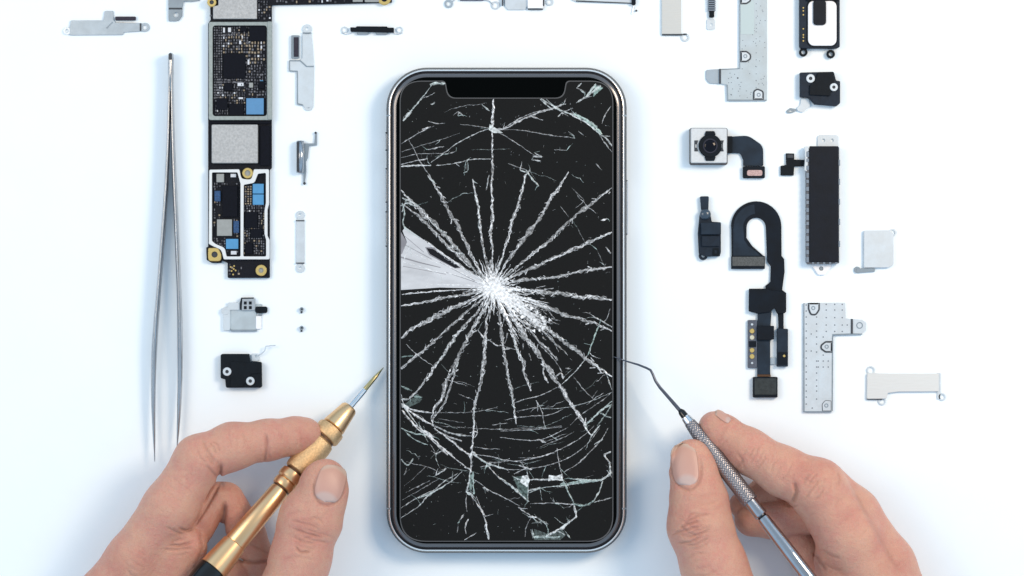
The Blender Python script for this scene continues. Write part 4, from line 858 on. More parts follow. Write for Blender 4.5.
    # --- right small shield
    T = thing('cover_bracket', 'small square pale steel cover with a dark ringed foot, right of the vibration motor', 'bracket', 876, 250, G_BR)
    pl('plate', rnd([(863.4, 230.6, .6), (889, 230.4), (893, 234), (893, 265, 2), (888, 267.6, 1), (863.4, 267.6)], 1), 1.2, 4, M['steel_soft'], T, .4)
    ring_tab(892.4, 232.6, 4.0, 2.4, .4, 1.4, M[br], T); ring_tab(857, 269.8, 3.2, 1.2, .4, 2, M['steel_grey'], T)
    pl('foot', rnd([(856, 268.6), (874.6, 268), (874.6, 271.6), (856, 273)], .5), .4, 2.2, M['steel_grey'], T, .2)
    # --- perforated plate
    T = thing('shield_plate', 'perforated L shaped steel shield plate with a side tab, right of the ribbon cable', 'shield plate', 826, 358)
    pl('plate', rnd([(803.6, 303), (845, 302.6), (845.6, 318.4), (852, 319), (852, 333.6), (832.4, 334.4), (831.8, 338), (831.6, 411.4), (804, 411.6)], .6), .5, 2.4, M['steel_soft'], T, .3)
    pl('side_tab', rnd([(852, 319), (862, 319.6, 3), (866, 323, 2), (866, 330, 3), (861, 334, 3), (852, 333.8)], 1), .4, 1.8, M['steel_soft'], T, .2); pl('hole_rim', circ(859.4, 325.4, 3.4, 14), 1.8, 2.1, M['steel_grey'], T, .05, [circ(859.4, 325.4, 2.4, 12)])
    pl('fold', [(850.6, 318.8), (852.6, 318.8), (852.6, 333.6), (850.6, 333.6)], 2.4, 3.2, M['steel_dark'], T, .1)
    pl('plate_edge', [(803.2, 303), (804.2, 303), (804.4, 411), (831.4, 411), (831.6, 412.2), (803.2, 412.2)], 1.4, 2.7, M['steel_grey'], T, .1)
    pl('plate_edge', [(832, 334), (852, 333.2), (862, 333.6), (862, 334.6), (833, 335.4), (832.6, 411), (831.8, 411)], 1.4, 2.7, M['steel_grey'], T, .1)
    for o_, h in ((rnd([(807.6, 302.8), (819.6, 302.8), (819.6, 310, 5), (816, 315.4, 4), (810, 315.4, 4), (807.6, 309, 4)], .4), (813, 308)), (rnd([(832, 341), (825, 341, 4), (820, 345, 4), (820, 349, 4), (825, 352.6, 4), (832, 352.6)], .4), (826.4, 346.6)), (rnd([(822, 411), (821.6, 404, 4), (825, 400, 3), (831, 400.6, 1), (831, 411)], .4), (826, 405.4))):
        sp = pl('screw_seat', o_, 2.4, 3.0, M['steel_dark'], T, .1); pl('seat_floor', inset(o_, 1.6) if h[1] != 405.4 else inset(o_, .5), 3.0, 3.25, M['steel_soft'], sp, .05)
        pl('hole_rim', circ(h[0], h[1], 2.1, 14), 3.25, 3.5, M['steel_grey'], sp, .05, [circ(h[0], h[1], 1.2, 10)])
    pts = [(806, y) for y in (305, 311, 317, 324, 331, 338, 344, 351, 358, 366, 372, 379, 385, 391, 397, 404)] + [(816.4, y) for y in (317, 324, 331, 337, 344, 352, 361, 367, 373, 380, 386, 391, 399)]
    pts += [(x, y) for y in (304.4, 310, 317.6, 325, 331.4) for x in (826, 834.5, 842)] + [(847, 325), (823, 337), (823, 361), (828, 361), (823, 367), (828, 367), (818, 361), (818, 367), (811, 334), (811, 351), (823, 355), (812, 408)]
    speck(pts, 2.4, T, .72)
    pl('adhesive_patch', rrect(818.4, 369.6, 831, 398.6, .5), 2.4, 2.6, M['steel_pale'], T, .05)
    # --- right bar bracket
    T = thing('cover_bracket', 'long warm nickel bar bracket with three ring tabs, lying lowest on the right', 'bracket', 903, 385, G_BR)
    pl('plate', rnd([(866.8, 373, 1.2), (889, 373.6), (938.4, 373.6, .6), (938.4, 391.4), (898, 391.6), (887.6, 393), (886, 398.6), (866.4, 398.8, 1.2)], .8), .8, 3.4, M['steel_warm2'], T, .4)
    ring_tab(870.6, 370.2, 4.2, 2.8, .4, 1.4, M[br], T); ring_tab(882, 401.2, 4.0, 2.6, .4, 1.4, M[br], T); ring_tab(942, 396.8, 3.8, 2.4, .4, 1.4, M[br], T)
    pl('tab_neck', rrect(937, 373, 940.4, 399, .5), .4, 1.4, M['steel_soft'], T, .1)
    pl('plate_edge', [(866.6, 398.4), (882, 398.6), (882, 399.8), (866.6, 399.6)], .6, 2.4, M['steel_dark'], T, .1)

def extra_mats():
    M['pit_grey'] = mat('pit_shadow_grey', (.16, .18, .21), .3, .6)
    M['steel_grey_l'] = mat('light_grey_stamped_steel', (.48, .54, .59), .6, .35, .5, var=.16, vscale=350, bump=.05)
    M['steel_grey_t'] = mat('teal_grey_tape', (.46, .54, .55), .1, .5, .4)
    M['steel_soft'] = mat('soft_bright_nickel', (.78, .815, .84), .55, .33, .5, var=.16, vscale=300, bump=.05)
    M['steel_teal'] = mat('cool_nickel_sheet', (.64, .70, .725), .6, .33, .5, var=.2, vscale=220, bump=.05)
    M['steel_mid'] = mat('rolled_steel', (.42, .45, .49), .9, .25, .5, var=.1)
    M['steel_warm2'] = mat('warm_pale_nickel', (.74, .73, .71), .4, .42, .5, var=.05, vscale=300, brushed=(1, 8, 1))
    M['foam_dark'] = mat('charcoal_foam', (.045, .04, .055), 0, .8, .2, var=.3, vscale=2000, bump=.3)
    M['foam_navy'] = mat('navy_foam', (.10, .11, .17), 0, .8, .2, var=.3, vscale=2000)
    M['conn_light'] = mat('grey_connector_shell', (.42, .46, .50), .3, .4, .5, var=.15)
    M['conn_dark'] = mat('slate_connector_face', (.030, .038, .040), .1, .5, .4, var=.4, vscale=900, bump=.2)
    M['cam_face'] = mat('etched_camera_plate', (.66, .68, .70), .3, .45, .5, var=.1, vscale=1500, bump=.1)
    M['cam_side'] = mat('camera_side_wall', (.13, .12, .12), .5, .4, .5, var=.3, vscale=800)
    M['lens_ring'] = mat('lens_inner_ring', (.02, .018, .03), 0, .25, .5)
    M['dome'] = mat('dark_blue_dome', (.045, .07, .10), .2, .25, .6)
    M['navy_grey'] = mat('slate_contact_board', (.10, .115, .15), .1, .5, .4, var=.3, vscale=900)
    M['gold_pale'] = mat('pale_gold_plating', (.88, .80, .60), .7, .3, .5)
    M['motor_case'] = mat('motor_can', (.16, .165, .18), .5, .4, .5, var=.3, vscale=900)
# ------------------------------------------------------------------ tools
def lathe(name, a, b, prof, m, parent, n=28, knurl=None):
    """a, b: 3-D axis ends; prof: list of (t along axis, radius); knurl: (amp, pitch)"""
    A = Vector(a); D = (Vector(b) - A).normalized(); U = D.cross(Vector((0, 0, 1))).normalized(); Wv = U.cross(D).normalized()
    g = Geo()
    for t, r in prof:
        for k in range(n):
            an = 2 * math.pi * k / n; rr = r
            if knurl:
                q = an * r; c = knurl[1]
                rr = r + knurl[0] * (abs(math.sin(math.pi * (t + q) / c)) * abs(math.sin(math.pi * (t - q) / c)) - .4)
            p = A + D * t + U * (rr * math.cos(an)) + Wv * (rr * math.sin(an)); g.v.append(tuple(p))
    for i in range(len(prof) - 1):
        for k in range(n): g.f.append((i * n + k, i * n + (k + 1) % n, (i + 1) * n + (k + 1) % n, (i + 1) * n + k))
    g.f.append(tuple(range(n))); g.f.append(tuple((len(prof) - 1) * n + k for k in range(n)))
    o = part(name, g, m, parent, True)
    if not knurl:
        o.data.set_sharp_from_angle(angle=math.radians(35))
    return o

def build_screwdriver():
    T = thing('precision_screwdriver', 'brass coloured precision screwdriver held between the thumb and forefinger, its tip at the phone edge', 'screwdriver', 300, 470)
    a, b = P(383.5, 367.5, 5), P(203, 581, 84)
    L = (Vector(b) - Vector(a)).length; kx = L / 279.6
    sc_ = lambda pr: [(t * kx, r) for t, r in pr]
    lathe('driver_bit', a, b, sc_([(0, .3), (6, 1.1), (12, 2.0), (30, 2.5), (31, 2.0)]), M['bit_gold'], T)
    lathe('shaft', a, b, sc_([(29, 2.0), (30, 2.9), (56, 3.0)]), M['chrome'], T)
    lathe('nose_cone', a, b, sc_([(52.5, 3), (53, 7.2), (55, 8.6), (66, 10.2), (77, 12.0), (78.5, 12.2), (79.5, 11.2)]), M['brass'], T, 36)
    lathe('collar_groove', a, b, sc_([(79, 11), (81, 11)]), M['brass_dark'], T)
    lathe('collar', a, b, sc_([(80, 11.4), (81, 13.8), (83, 14.4), (91, 14.6), (93, 13.8), (94, 11.8)]), M['brass_knurl'], T, 10)
    lathe('collar_groove', a, b, sc_([(93.5, 11.6), (97, 11.6)]), M['brass_dark'], T)
    lathe('grip', a, b, sc_([(96, 11.4), (98, 13.6), (104, 14.4), (112, 14.2), (124, 13.6), (134, 13.0), (137, 12.2), (138, 10.6)]), M['brass_knurl'], T, 28)
    lathe('grip_groove', a, b, sc_([(137.5, 10.2), (141, 10.2)]), M['brass_dark'], T)
    lathe('ring', a, b, sc_([(140.4, 10.4), (141, 12.4), (145, 13.0), (149, 12.6), (151, 10.6)]), M['brass'], T, 36)
    lathe('ring', a, b, sc_([(151, 10.2), (152, 11.6), (156, 12), (159, 11.2), (160, 9.4)]), M['brass'], T, 36)
    lathe('grip_groove', a, b, sc_([(159, 9.3), (162, 9.3)]), M['brass_dark'], T)
    lathe('handle_tube', a, b, sc_([(161, 9.0), (163, 9.8), (190, 10.4), (231, 11.2), (232, 10.6)]), M['brass'], T, 40)
    lathe('handle_end', a, b, sc_([(231.6, 10.8), (232.4, 12.3), (258, 14.2), (264, 14.4), (265, 13)]), M['brass'], T, 40)
    lathe('end_cap', a, b, sc_([(264, 13), (265, 14.8), (275, 15.2), (290, 14), (330, 14), (334, 10)]), M['gloss_black'], T, 36)
    return T

def build_probe():
    T = thing('steel_probe', 'thin steel dental style probe with a knurled grip and bent needle touching the phone', 'probe', 720, 460)
    pts = [P(*q) for q in [(613.5, 356.6, 28.5), (619, 358.6, 28.6), (627, 361.4, 29), (638, 364.6, 30), (646.5, 368, 31), (650.4, 370, 31.6), (652.4, 373.4, 32), (655.5, 381, 33), (660, 387.6, 34), (670, 399, 37), (680, 410.6, 40), (684.5, 415.5, 42)]]
    g = Geo(); g.tube(pts, [.35, .55, .8, 1.0, 1.1, 1.2, 1.25, 1.35, 1.5, 1.7, 1.9, 2.0], 12); part('needle', g, M['needle'], T, True)
    a, b = P(680, 410, 40), P(809, 577.5, 92)
    D = Vector(b) - Vector(a); L = D.length / 217.9
    f = lambda pr: [(t * L, r) for t, r in pr]
    lathe('socket', a, b, f([(0, 2.2), (3, 3.6), (10, 3.9), (12, 3.9)]), M['gloss_black'], T)
    lathe('neck', a, b, f([(9, 3.9), (10, 4.8), (15, 5.4), (17, 5.6)]), M['chrome'], T)
    prof = [(16 + .45 * i, 5.4 + 2.7 * min(1, (.45 * i) / 26)) for i in range(int(104 / .45))]
    prof = [(15.5, 4.6)] + prof + [(119.6, 8.0), (120.4, 6.6)]
    lathe('knurled_grip', a, b, f(prof), M['probe_knurl'], T, 84, (.55, 3.3))
    lathe('ferrule', a, b, f([(119, 6.6), (121, 6.4), (138, 6.6), (139, 5.4)]), M['probe_steel'], T, 32)
    lathe('ferrule_groove', a, b, f([(138.6, 4.8), (141, 4.8)]), M['gloss_black'], T, 32)
    lathe('shank', a, b, f([(140.5, 5.0), (141.5, 6.0), (175, 6.8), (262, 7.2), (264, 6)]), M['probe_steel'], T, 36)
    return T

def build_tweezers():
    T = thing('tweezers', 'long slim steel tweezers lying open with points toward the left hand', 'tweezers', 170, 250)
    La = [(171.0, 62), (170.4, 100), (169.2, 150), (167.0, 195), (163.6, 240), (160.2, 285), (157.2, 320), (155.4, 345), (154.4, 375), (154.2, 405), (155, 435), (155.7, 461)]
    Ra = [(172.8, 62), (173.0, 100), (174.2, 150), (176.0, 195), (178.0, 240), (179.8, 285), (180.8, 320), (181.0, 345), (181.0, 375), (180.2, 405), (179, 430), (177.8, 449)]
    wl = [1.4, 1.6, 1.9, 2.2, 2.3, 2.3, 2.6, 2.9, 2.6, 2.2, 1.4, .35]
    hz = [11, 12, 13, 14, 14, 13, 12, 10.5, 8, 6, 4, 1.5]
    for pts in (La, Ra):
        # smooth path
        P2 = []; W2 = []
        for i in range(len(pts) - 1):
            for k in range(4):
                t = k / 4; P2.append((pts[i][0] * (1 - t) + pts[i + 1][0] * t, pts[i][1] * (1 - t) + pts[i + 1][1] * t, 8.4)); W2.append((wl[i] * (1 - t) + wl[i + 1] * t, .55 * (hz[i] * (1 - t) + hz[i + 1] * t)))
        P2.append((*pts[-1], 8.4)); W2.append((wl[-1], .55 * hz[-1]))
        for _ in range(3):
            P2 = [P2[0]] + [tuple((a + 2 * b + c) / 4 for a, b, c in zip(P2[i - 1], P2[i], P2[i + 1])) for i in range(1, len(P2) - 1)] + [P2[-1]]
        g = Geo(); g.tube(P2, W2, 16)
        part('arm', g, M['tweezer'], T, True)
    g = Geo(); g.tube([(171.9, 53.6, 8.4), (171.9, 54.6, 8.4), (171.8, 60, 8.4), (171.8, 74, 8.4), (171.8, 92, 8.4)], [(1.2, 4.4), (2.5, 5.8), (2.9, 6.6), (2.8, 7), (1.6, 6.8)], 16); part('joined_head', g, M['tweezer'], T, True)
    g = Geo(); g.plate(rrect(170.2, 54.2, 173.4, 61, 1.4), 14.0, 15.4, .2); part('head_slot', g, M['steel_dark'], T)
    return T

# ------------------------------------------------------------------ hands
def seg_dist(X, Y, Z, a, b, ra, rb, fl=None):
    a = np.array(a, np.float32); b = np.array(b, np.float32); d = b - a; L2 = float(d @ d) or 1e-6
    t = ((X - a[0]) * d[0] + (Y - a[1]) * d[1] + (Z - a[2]) * d[2]) / L2
    t = np.clip(t, 0, 1)
    dx = X - (a[0] + t * d[0]); dy = Y - (a[1] + t * d[1]); dz = Z - (a[2] + t * d[2])
    r = ra + (rb - ra) * t
    if fl:                      # flattened vertically: fl = z radius / side radius
        dz = dz / fl
        return (np.sqrt(dx * dx + dy * dy + dz * dz) - r) * (.5 + .5 * fl)
    return np.sqrt(dx * dx + dy * dy + dz * dz) - r

def smin(a, b, k):
    h = np.clip(.5 + .5 * (b - a) / k, 0, 1)
    return b + (a - b) * h - k * h * (1 - h)

def poly_d2(x, y, pts):
    best = np.full(x.shape, 1e9, np.float32); tt = np.zeros_like(best); n = len(pts) - 1
    for i in range(n):
        ax, ay = pts[i]; bx, by = pts[i + 1]; dx, dy = bx - ax, by - ay
        t = np.clip(((x - ax) * dx + (y - ay) * dy) / (dx * dx + dy * dy + 1e-9), 0, 1)
        d = (x - ax - t * dx) ** 2 + (y - ay - t * dy) ** 2
        m = d < best; best = np.where(m, d, best); tt = np.where(m, (i + t) / n, tt)
    return best, tt

def surface_nets(F, org, h):
    nx, ny, nz = F.shape; inside = F < 0
    vid = -np.ones((nx - 1, ny - 1, nz - 1), np.int64)
    cnt = np.zeros((nx - 1, ny - 1, nz - 1), np.int32)
    acc = np.zeros((nx - 1, ny - 1, nz - 1, 3), np.float32)
    cs = [(i, j, k) for i in (0, 1) for j in (0, 1) for k in (0, 1)]
    def sub(A, c): return A[c[0]:c[0] + nx - 1, c[1]:c[1] + ny - 1, c[2]:c[2] + nz - 1]
    for a in cs:
        for ax in range(3):
            if a[ax]: continue
            b = list(a); b[ax] = 1; b = tuple(b)
            fa, fb = sub(F, a), sub(F, b); m = (fa < 0) != (fb < 0)
            idx = np.nonzero(m)
            if len(idx[0]) == 0: continue
            t = fa[idx] / (fa[idx] - fb[idx])
            p = np.tile(np.array(a, np.float32), (len(t), 1)); p[:, ax] = t
            acc[idx] += p; cnt[idx] += 1
    idx = np.nonzero(cnt); n = len(idx[0]); vid[idx] = np.arange(n)
    V = acc[idx] / cnt[idx][:, None] + np.stack(idx, 1).astype(np.float32)
    V = V * h + np.array(org, np.float32)
    faces = []
    for ax in range(3):
        u, v = (ax + 1) % 3, (ax + 2) % 3
        sa = [slice(None)] * 3; sb = [slice(None)] * 3; sa[ax] = slice(0, -1); sb[ax] = slice(1, None)
        ia, ib = inside[tuple(sa)], inside[tuple(sb)]
        for flip, m in ((False, ia & ~ib), (True, ~ia & ib)):
            q = np.stack(np.nonzero(m), 1)
            ok = (q[:, u] > 0) & (q[:, v] > 0) & (q[:, u] < F.shape[u] - 1) & (q[:, v] < F.shape[v] - 1)
            q = q[ok]
            if not len(q): continue
            def g(du, dv):
                w = q.copy(); w[:, u] += du; w[:, v] += dv
                return vid[w[:, 0], w[:, 1], w[:, 2]]
            f = np.stack([g(-1, -1), g(0, -1), g(0, 0), g(-1, 0)], 1)
            if flip: f = f[:, ::-1]
            faces.append(f)
    return V, np.concatenate(faces)

def vnoise(x, y, z, seed, sc_):
    """cheap smooth value noise on numpy arrays"""
    rs = np.random.RandomState(seed); T = rs.rand(32, 32, 32).astype(np.float32)
    x, y, z = x / sc_, y / sc_, z / sc_
    xi, yi, zi = np.floor(x).astype(int), np.floor(y).astype(int), np.floor(z).astype(int)
    fx, fy, fz = x - xi, y - yi, z - zi
    fx, fy, fz = [f * f * (3 - 2 * f) for f in (fx, fy, fz)]
    def c(i, j, k): return T[(xi + i) % 32, (yi + j) % 32, (zi + k) % 32]
    r = 0
    for i in (0, 1):
        for j in (0, 1):
            for k in (0, 1): r = r + c(i, j, k) * (fx if i else 1 - fx) * (fy if j else 1 - fy) * (fz if k else 1 - fz)
    return r * 2 - 1

def skin_mat():
    m = bpy.data.materials.new('skin'); m.use_nodes = True
    nt = m.node_tree; L = nt.links; b = nt.nodes['Principled BSDF']
    at = nt.nodes.new('ShaderNodeAttribute'); at.attribute_name = 'pigment_shade'
    sep = nt.nodes.new('ShaderNodeSeparateColor'); L.new(at.outputs['Color'], sep.inputs[0])
    tc = nt.nodes.new('ShaderNodeTexCoord')
    def N(scale, det=4, rough=.6):
        n = nt.nodes.new('ShaderNodeTexNoise'); n.inputs['Scale'].default_value = scale; n.inputs['Detail'].default_value = det; n.inputs['Roughness'].default_value = rough
        L.new(tc.outputs['Object'], n.inputs['Vector']); return n
    def mix(fac, a, bb, mode='MIX', amt=None):
        x = nt.nodes.new('ShaderNodeMix'); x.data_type = 'RGBA'; x.blend_type = mode
        if hasattr(fac, 'links') or hasattr(fac, 'is_linked'): L.new(fac, x.inputs[0])
        else: x.inputs[0].default_value = fac
        for i, v in ((6, a), (7, bb)):
            if isinstance(v, tuple): x.inputs[i].default_value = (*v, 1)
            else: L.new(v, x.inputs[i])
        return x.outputs[2]
    def rng(s, a, bb, c, d):
        r = nt.nodes.new('ShaderNodeMapRange'); r.inputs[1].default_value = a; r.inputs[2].default_value = bb; r.inputs[3].default_value = c; r.inputs[4].default_value = d
        L.new(s, r.inputs[0]); return r.outputs[0]
    n1 = N(170, 3); n2 = N(900, 5, .7); n3 = N(3800, 3)
    col = mix(rng(n1.outputs['Fac'], .38, .62, 0, 1), (.635, .33, .235), (.60, .265, .205))
    col = mix(rng(n2.outputs['Fac'], .4, .7, 0, .6), col, (.60, .37, .265))
    col = mix(rng(n3.outputs['Fac'], .5, .72, 0, .42), col, (.37, .165, .115))
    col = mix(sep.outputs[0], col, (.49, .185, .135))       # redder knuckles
    col = mix(sep.outputs[1], col, (.33, .145, .10))         # shade of the skin folds, painted in as brown
    L.new(col, b.inputs['Base Color'])
    b.inputs['Roughness'].default_value = .44
    b.inputs['Specular IOR Level'].default_value = .42
    b.inputs['Subsurface Weight'].default_value = .22
    b.inputs['Subsurface Radius'].default_value = (1.0, .35, .18)
    b.inputs['Subsurface Scale'].default_value = .0016
    # skin relief: fine lozenge lines plus pores
    vo = nt.nodes.new('ShaderNodeTexVoronoi'); vo.inputs['Scale'].default_value = 1500; vo.feature = 'DISTANCE_TO_EDGE'
    wn = N(700, 2); add = nt.nodes.new('ShaderNodeVectorMath'); add.operation = 'MULTIPLY_ADD'; add.inputs[1].default_value = (.0012,) * 3
    L.new(wn.outputs['Color'], add.inputs[0]); L.new(tc.outputs['Object'], add.inputs[2]); L.new(add.outputs[0], vo.inputs['Vector'])
    e = rng(vo.outputs['Distance'], 0, .12, 0, 1)
    b1 = nt.nodes.new('ShaderNodeBump'); b1.inputs['Strength'].default_value = .38; b1.inputs['Distance'].default_value = .00022; L.new(e, b1.inputs['Height'])
    b2 = nt.nodes.new('ShaderNodeBump'); b2.inputs['Strength'].default_value = .6; b2.inputs['Distance'].default_value = .0005; L.new(n2.outputs['Fac'], b2.inputs['Height']); L.new(b1.outputs['Normal'], b2.inputs['Normal'])
    L.new(b2.outputs['Normal'], b.inputs['Normal'])
    return m

def build_hand(name_label, cx, cy, groups, box, creases, ridges, reds, mirror=False, h=.8, kout=4.0, seed=1, table=.6):
    (x0, y0, z0), (x1, y1, z1) = box
    xs = np.arange(x0, x1, h, dtype=np.float32); ys = np.arange(y0, y1, h, dtype=np.float32); zs = np.arange(z0, z1, h, dtype=np.float32)
    F = np.full((len(xs), len(ys), len(zs)), 30., np.float32)
    for grp in groups:
        k = grp.get('k', 7.0); G = np.full(F.shape, 30., np.float32)
        for a, b, ra, rb, *rest in grp['p']:
            fl = rest[0] if rest else None
            a, b = P(*a), P(*b)
            m = max(ra, rb) + 16
            sl = []
            for ax, arr in enumerate((xs, ys, zs)):
                lo = min(a[ax], b[ax]) - m; hi = max(a[ax], b[ax]) + m
                sl.append(slice(max(0, int(np.searchsorted(arr, lo))), min(len(arr), int(np.searchsorted(arr, hi)))))
            sl = tuple(sl)
            if any(s.stop <= s.start for s in sl): continue
            X, Y, Z = np.meshgrid(xs[sl[0]], ys[sl[1]], zs[sl[2]], indexing='ij')
            G[sl] = smin(G[sl], seg_dist(X, Y, Z, a, b, ra, rb, fl), k)
        F = smin(F, G, grp.get('kout', kout))
    # folds (groove) and ridges: sculpted where the line crosses the upper surface
    X2, Y2 = np.meshgrid(xs, ys, indexing='ij')
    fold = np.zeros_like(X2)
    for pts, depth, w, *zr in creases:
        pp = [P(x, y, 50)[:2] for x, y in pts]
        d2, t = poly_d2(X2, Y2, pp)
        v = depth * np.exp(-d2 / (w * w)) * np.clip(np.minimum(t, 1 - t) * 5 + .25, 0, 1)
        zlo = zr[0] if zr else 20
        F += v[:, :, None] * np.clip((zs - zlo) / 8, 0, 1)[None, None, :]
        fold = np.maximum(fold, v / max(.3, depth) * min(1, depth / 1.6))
    for pts, hgt, w in ridges:
        pp = [P(x, y, 60)[:2] for x, y in pts]
        d2, t = poly_d2(X2, Y2, pp)
        F -= (hgt * np.exp(-d2 / (w * w)) * np.clip(np.minimum(t, 1 - t) * 6, 0, 1))[:, :, None] * np.clip((zs - 30) / 10, 0, 1)[None, None, :]
    # nothing below the table top
    F = np.maximum(F, table - zs[None, None, :])
    V, Q = surface_nets(F, (x0, y0, z0), h)
    # gentle organic unevenness
    n = vnoise(V[:, 0], V[:, 1], V[:, 2], seed, 19) * .55 + vnoise(V[:, 0], V[:, 1], V[:, 2], seed + 1, 7) * .20
    V[:, 2] += n * np.clip((V[:, 2] - 3) / 10, 0, 1)
    T = None
    me = bpy.data.meshes.new('hand')
    co = np.stack([(V[:, 0] - cx) * S, (cy - V[:, 1]) * S, V[:, 2] * S], 1)
    Q = Q[:, ::-1]
    me.from_pydata(co.tolist(), [], Q.tolist()); me.shade_smooth()
    bm = bmesh.new(); bm.from_mesh(me); bmesh.ops.recalc_face_normals(bm, faces=bm.faces)
    bmesh.ops.smooth_vert(bm, verts=bm.verts, factor=.35, use_axis_x=True, use_axis_y=True, use_axis_z=True)
    bm.to_mesh(me); bm.free()
    # pigment: r = redness, g = painted shade of the folds
    red = np.zeros(len(V)); fold_shade = np.zeros(len(V))
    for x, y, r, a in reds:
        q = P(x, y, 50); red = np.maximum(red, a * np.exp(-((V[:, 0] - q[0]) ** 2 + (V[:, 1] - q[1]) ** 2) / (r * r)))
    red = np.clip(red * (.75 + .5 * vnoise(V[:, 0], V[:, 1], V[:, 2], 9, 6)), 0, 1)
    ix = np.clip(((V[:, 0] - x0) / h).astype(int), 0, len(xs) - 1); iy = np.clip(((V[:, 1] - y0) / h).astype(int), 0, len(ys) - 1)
    fold_shade = fold[ix, iy] * .55 * (V[:, 2] > 20)
    ca = me.color_attributes.new('pigment_shade', 'FLOAT_COLOR', 'POINT')
    arr = np.zeros((len(V), 4), np.float32); arr[:, 0] = red; arr[:, 1] = fold_shade; arr[:, 3] = 1
    ca.data.foreach_set('color', arr.ravel())
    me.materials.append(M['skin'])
    o = bpy.data.objects.new('hand', me); COL.objects.link(o)
    o.location = ((cx - 512) * S, (288 - cy) * S, 0); ORG[o.name] = (cx, cy)
    tag(o, name_label, 'hand', 'hands holding tools')
    bvh = BVHTree.FromPolygons([tuple(v) for v in V.tolist()], Q.tolist())
    return o, bvh

def nail(hand, bvh, c, ax, ln, wd, lift, free=.16, tilt=None, name='fingernail'):
    """nail plate laid on the finger: c centre (image x,y), ax direction to the tip"""
    ax = Vector(ax).normalized(); sd = Vector((-ax.y, ax.x)); cx, cy = hand_org(hand)
    g = Geo(); NU, NV = 22, 18; col = []
    def height(x, y):
        hit = bvh.ray_cast(Vector((x, y, 300)), Vector((0, 0, -1)))
        return hit[0].z if hit[0] else None
    zc = None; rows = []
    for j in range(NV + 1):
        v = -1 + 2 * j / NV; row = []
        for i in range(NU + 1):
            u = -1 + 2 * i / NU
            # superellipse outline: squarer at the sides, round at the ends
            mx = (1 - abs(v) ** 3.2) ** (1 / 2.6) if abs(v) < 1 else 0
            x = c[0] + ax.x * v * ln / 2 + sd.x * u * mx * wd / 2; y = c[1] + ax.y * v * ln / 2 + sd.y * u * mx * wd / 2
            q = P(x, y, 70); z = height(q[0], q[1])
            if z is None: z = zc if zc is not None else 60
            zc = z
            e = max(abs(u), abs(v) ** 2)
            row.append([q[0], q[1], z, u, v]); 
        rows.append(row)
    # fit: smooth heights
    for _ in range(6):
        Z = [[r[2] for r in row] for row in rows]
        for j in range(NV + 1):
            for i in range(NU + 1):
                a = [Z[jj][ii] for jj, ii in ((j - 1, i), (j + 1, i), (j, i - 1), (j, i + 1)) if 0 <= jj <= NV and 0 <= ii <= NU]
                rows[j][i][2] = .5 * Z[j][i] + .5 * sum(a) / len(a)
    for row in rows:
        for x, y, z, u, v in row:
            e = max(u * u, v ** 4)
            g.v.append((x, y, z + lift * (1 - .9 * e ** 3) )); col.append((u, v))
    for j in range(NV):
        for i in range(NU):
            a = j * (NU + 1) + i; g.f.append((a, a + 1, a + NU + 2, a + NU + 1))
    # skirt so the nail has thickness
    o = part(name, g, M['nail'], hand, True)
    ca = o.data.color_attributes.new('nail', 'FLOAT_COLOR', 'POINT')
    ca.data.foreach_set('color', [q for u, v in col for q in ((u + 1) / 2, (v + 1) / 2, 0, 1)])
    md = o.modifiers.new('thickness', 'SOLIDIFY'); md.thickness = .9 * S; md.offset = -1
    return o

def hand_org(o): return ORG[o.name]

def nail_mat():
    m = bpy.data.materials.new('nail'); m.use_nodes = True
    nt = m.node_tree; L = nt.links; b = nt.nodes['Principled BSDF']
    at = nt.nodes.new('ShaderNodeAttribute'); at.attribute_name = 'nail'
    sp = nt.nodes.new('ShaderNodeSeparateColor'); L.new(at.outputs['Color'], sp.inputs[0])
    # pale half moon at the root, pink plate, pale free edge
    cr = nt.nodes.new('ShaderNodeValToRGB'); e = cr.color_ramp
    e.elements[0].position = 0; e.elements[0].color = (.53, .38, .34, 1)
    e.elements[1].position = 1; e.elements[1].color = (.54, .38, .30, 1)
    for p, c in ((.22, (.53, .38, .34)), (.32, (.55, .31, .25)), (.88, (.54, .30, .23)), (.95, (.53, .36, .28))):
        q = e.elements.new(p); q.color = (*c, 1)
    # curve the half moon: v + k*(u-.5)^2
    s = nt.nodes.new('ShaderNodeMath'); s.operation = 'SUBTRACT'; s.inputs[1].default_value = .5; L.new(sp.outputs[0], s.inputs[0])
    p = nt.nodes.new('ShaderNodeMath'); p.operation = 'POWER'; p.inputs[1].default_value = 2; L.new(s.outputs[0], p.inputs[0])
    a = nt.nodes.new('ShaderNodeMath'); a.operation = 'MULTIPLY_ADD'; a.inputs[1].default_value = .7; L.new(p.outputs[0], a.inputs[0]); L.new(sp.outputs[1], a.inputs[2])
    L.new(a.outputs[0], cr.inputs[0]); L.new(cr.outputs[0], b.inputs['Base Color'])
    b.inputs['Roughness'].default_value = .42; b.inputs['Specular IOR Level'].default_value = .4
    w = nt.nodes.new('ShaderNodeTexWave'); w.bands_direction = 'X'; w.inputs['Scale'].default_value = 6; w.inputs['Distortion'].default_value = 1.5; L.new(at.outputs['Color'], w.inputs['Vector'])
    bp = nt.nodes.new('ShaderNodeBump'); bp.inputs['Strength'].default_value = .12; bp.inputs['Distance'].default_value = .0002; L.new(w.outputs['Fac'], bp.inputs['Height']); L.new(bp.outputs['Normal'], b.inputs['Normal'])
    return m

def oval(c, ax, ln, wd, a0=-200, a1=20, n=14):
    ax = Vector(ax).normalized(); sd = Vector((-ax.y, ax.x)); out = []
    for i in range(n + 1):
        t = math.radians(a0 + (a1 - a0) * i / n)
        p = Vector(c) + sd * (math.cos(t) * wd / 2) + ax * (math.sin(t) * ln / 2); out.append((p.x, p.y))
    return out

